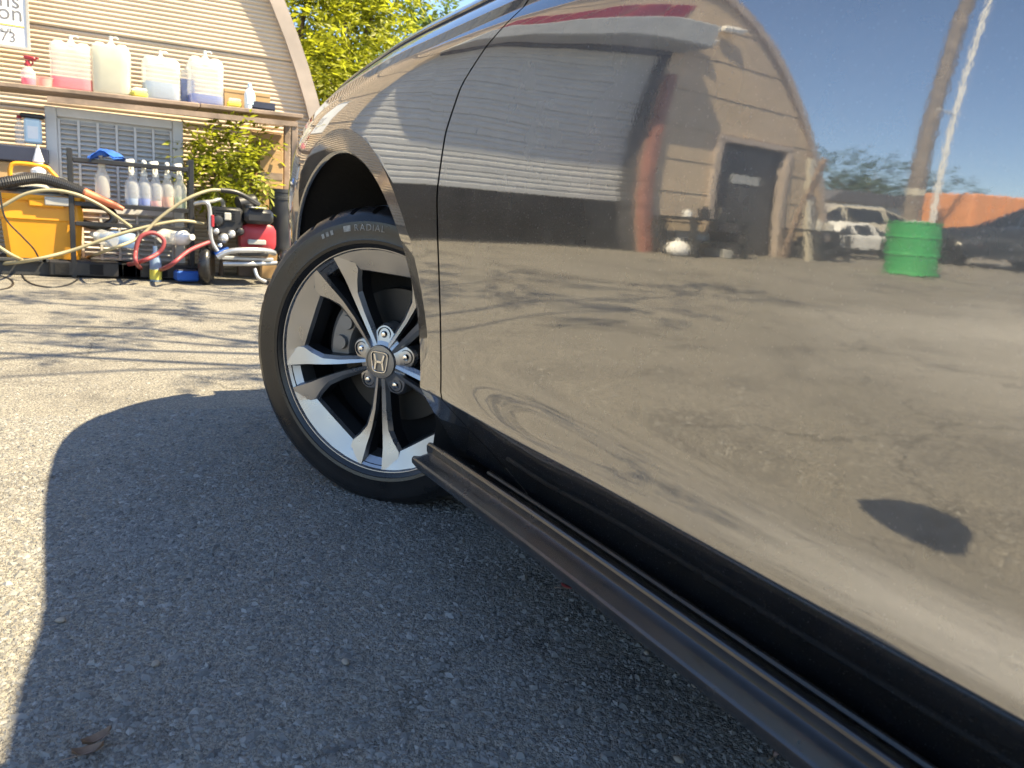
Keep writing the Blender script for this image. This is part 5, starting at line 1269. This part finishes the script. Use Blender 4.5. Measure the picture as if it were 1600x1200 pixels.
# shed and far trees
x, y = mirror_pt(1.24, 17.0); root = empty('low_shed', (x, y, gzf(y)), R(5), 'low dark roofed shed far beyond the building edge', 'shed')
b = MB(); b.box((0, 0, 1.1), (4.0, 3.0, 2.2)); b.build('shed_wall', M['carbeige'], root); b = MB(); b.prism([(-2.2, 0), (2.2, 0), (1.6, .55), (-1.6, .55)], (0, 1.7, 2.2), (1, 0, 0), (0, 0, 1), 3.4); b.build('shed_roof', M['shed'], root, 0)
def far_tree(tanA, D, h, w, label):
    x, y = mirror_pt(tanA, D); z = gzf(y); cl = [(x + random.uniform(-.5, .5) * w, y + random.uniform(-.4, .4) * w, z + h * random.uniform(.45, .85), w * random.uniform(.22, .36)) for _ in range(9)]
    tree('far_tree', (x, y, z), cl, 2600, .30, 'leaf_dark', label, group='trees beyond the yard', tr=.18)
for (t_, D, h, w, lab) in ((1.33, 24, 7.2, 5.6, 'dark tree mirrored just right of the building, tallest of the far row'), (1.44, 27, 6.2, 5.2, 'dark tree mirrored behind the utility pole'), (1.60, 30, 5.2, 5.0, 'small dark tree mirrored behind the orange truck'),
                         (1.78, 27, 4.6, 5.2, 'low dark tree at the right end of the mirrored row'), (2.0, 26, 4.8, 5.4, 'dark tree beyond the dark blue vehicle'), (1.22, 30, 6.0, 5.6, 'far dark tree behind the low shed')): far_tree(t_, D, h, w, lab)
# yard wall far behind so the horizon is closed
root = empty('boundary_wall', (-30, 24, gzf(20)), R(38), 'long low tan block wall closing the yard far behind', 'wall')
for k in range(12): b = MB(); b.box((-22 + k * 4, 0, .75), (3.96, .2, 1.5)); b.build('wall_panel', M['siding'], root)
# clutter along the mirrored end wall
def wall_thing(name, s, t, label, cat, fn):
    p = bw(s, t, gzf(5)); root = empty(name, p, math.pi - WROT, label, cat); fn(root); return root
def b_bench(w, h, seed):
    def f(root):
        rd = random.Random(seed)
        b = MB(); b.box((0, .25, h), (w, .55, .05), bev=.006); b.build('bench_top', M['tarp'], root)
        for x_ in (-w / 2 + .06, w / 2 - .06):
            for y_ in (.03, .47): b = MB(); b.box((x_, y_, h / 2 - .02), (.06, .06, h - .05)); b.build('leg', M['bin'], root)
        b = MB(); b.box((0, .25, h * .35), (w - .16, .5, .03)); b.build('lower_shelf', M['tarp'], root)
        for k in range(4):
            bw_ = rd.uniform(.12, .22); bh = rd.uniform(.10, .24); b = MB(); b.box((-w / 2 + .16 + k * (w - .3) / 3, .25 + rd.uniform(-.1, .1), (h * .35 + .018 if k % 2 else .0) + bh / 2), (bw_, .3, bh), bev=.012); b.build('stored_box', M[rd.choice(['bin', 'blackp', 'navy', 'greyp'])], root)
        for k in range(3):
            rr = rd.uniform(.04, .08); hh = rd.uniform(.12, .28); b = MB(); b.lathe([(rr, 0), (rr, hh * .7), (rr * .4, hh * .85), (rr * .4, hh)], (-w * .3 + k * w * .28, .25, h + .026), (0, 0, 1), 14); b.build('bench_bottle', M[rd.choice(['blackp', 'greyp', 'bin', 'whitep'])], root, 40)
    return f
wall_thing('work_bench', 6.95, .12, 'low dark cluttered bench between garage opening and entry door', 'bench', b_bench(.95, .62, 3))
wall_thing('work_bench', 9.05, .12, 'small dark bench at the far foot of the arched wall', 'bench', b_bench(.75, .55, 5))
def b_bag(root):
    b = MB(); b.lathe([(.07, 0), (.13, .04), (.14, .10), (.10, .18), (.035, .22), (.042, .25)], n=14, sx=1.2, sy=.8); b.build('bag', M['lampwhite'], root, 60); b = MB(); b.lathe([(.040, .215), (.042, .23)], n=12); b.build('tie', M['greyp'], root)
wall_thing('white_bag', 6.46, .45, 'white bag on the ground at the foot of the red door post', 'bag', b_bag)
def b_frame(root):
    for sx in (-1, 1): b = MB(); b.box((sx * .02, .03 * sx, 1.0), (.09, .05, 2.05), Euler((R(8) * sx, R(6), 0))); b.build('plank', M['carbeige'] if sx > 0 else M['wood'], root)
wall_thing('leaning_plank', 8.75, .35, 'pale planks leaning beside the entry door', 'planks', b_frame)

# ------------------------------------------------------------------ small litter on the asphalt
M['dryleaf'] = mat('dry_leaf', (0.22, 0.14, 0.09), .7, var=.4, vscale=60); M['paper'] = mat('pink_scrap', (0.42, 0.30, 0.30), .7); M['redscrap'] = mat('red_scrap', (0.22, 0.03, 0.03), .6)
def g0(px, py):
    d = ray(px, py); t = -CAM[2] / d[2]; return Vector(CAM + t * d)
def b_leaf(L_, W_, m='dryleaf'):
    def f(root):
        b = MB(); V = []
        for i in range(6):
            u = i / 5; w = W_ * math.sin(math.pi * min(1, u * .9 + .08)) ** .8; x = (u - .5) * L_; z = .004 + .010 * (u - .5) ** 2 * 4 * L_ / .05
            V += [(x, -w, z + .006), (x, 0, z), (x, w, z + .005)]
        b.add(V, [(i * 3 + j, i * 3 + j + 1, i * 3 + 4 + j, i * 3 + 3 + j) for i in range(5) for j in range(2)]); b.build('blade', M[m], root, 60)
        b = MB(); b.tube([(-L_ / 2 - .012, 0, .006), (0, 0, .0055), (L_ * .45, 0, .007)], .0009, 5); b.build('stalk', M['wood'], root)
    return f
for (px, py, rz, L_, lab) in ((152, 1166, .5, .034, 'curled brown dry leaf, upper of the pair at the bottom left'), (138, 1186, .1, .032, 'pale brown dry leaf, lower of the pair at the bottom left')):
    p = g0(px, py); small('dry_leaf', b_leaf(L_, .009), lab, 'leaf', (p.x, p.y, .002), rz, 'dry leaves on the asphalt')
p = g0(1215, 1186); small('paper_scrap', b_leaf(.026, .005, 'paper'), 'tiny pinkish paper scrap near the skirt at the bottom', 'scrap', (p.x, p.y, .002), .2)
p = g0(890, 925); small('red_scrap', b_leaf(.032, .004, 'redscrap'), 'small dark red scrap lying under the edge of the skirt', 'scrap', (p.x, p.y, .002), -.4)
def b_pebble(r):
    def f(root):
        bm = bmesh.new(); bmesh.ops.create_icosphere(bm, subdivisions=2, radius=r)
        for v in bm.verts: v.co = Vector((v.co.x * 1.2, v.co.y * .9, v.co.z * .65)) * (1 + random.uniform(-.12, .12))
        me = bpy.data.meshes.new('stone'); bm.to_mesh(me); bm.free()
        for q in me.polygons: q.use_smooth = True
        link_mesh('stone', me, M['pebble'], root).location = (0, 0, r * .5)
    return f
M['pebble'] = mat('pebble', (0.30, 0.26, 0.21), .7, var=.2, vscale=90)
for (px, py, r, lab) in ((1088, 1074, .0065, 'round tan pebble close to the skirt, nearest the bottom right'), (1010, 1022, .0042, 'small pale pebble just left of the round tan one'), (1060, 1190, .0055, 'brownish pebble at the bottom edge below the skirt'),
                         (540, 1037, .006, 'pale flat pebble in the middle of the shaded asphalt'), (95, 972, .0065, 'pale chip near the shadow edge at the left'), (243, 1040, .006, 'bluish pebble in the left part of the shade')):
    p = g0(px, py); small('pebble', b_pebble(r), lab, 'pebble', (p.x, p.y, 0), random.uniform(0, 3), 'pebbles on the asphalt')
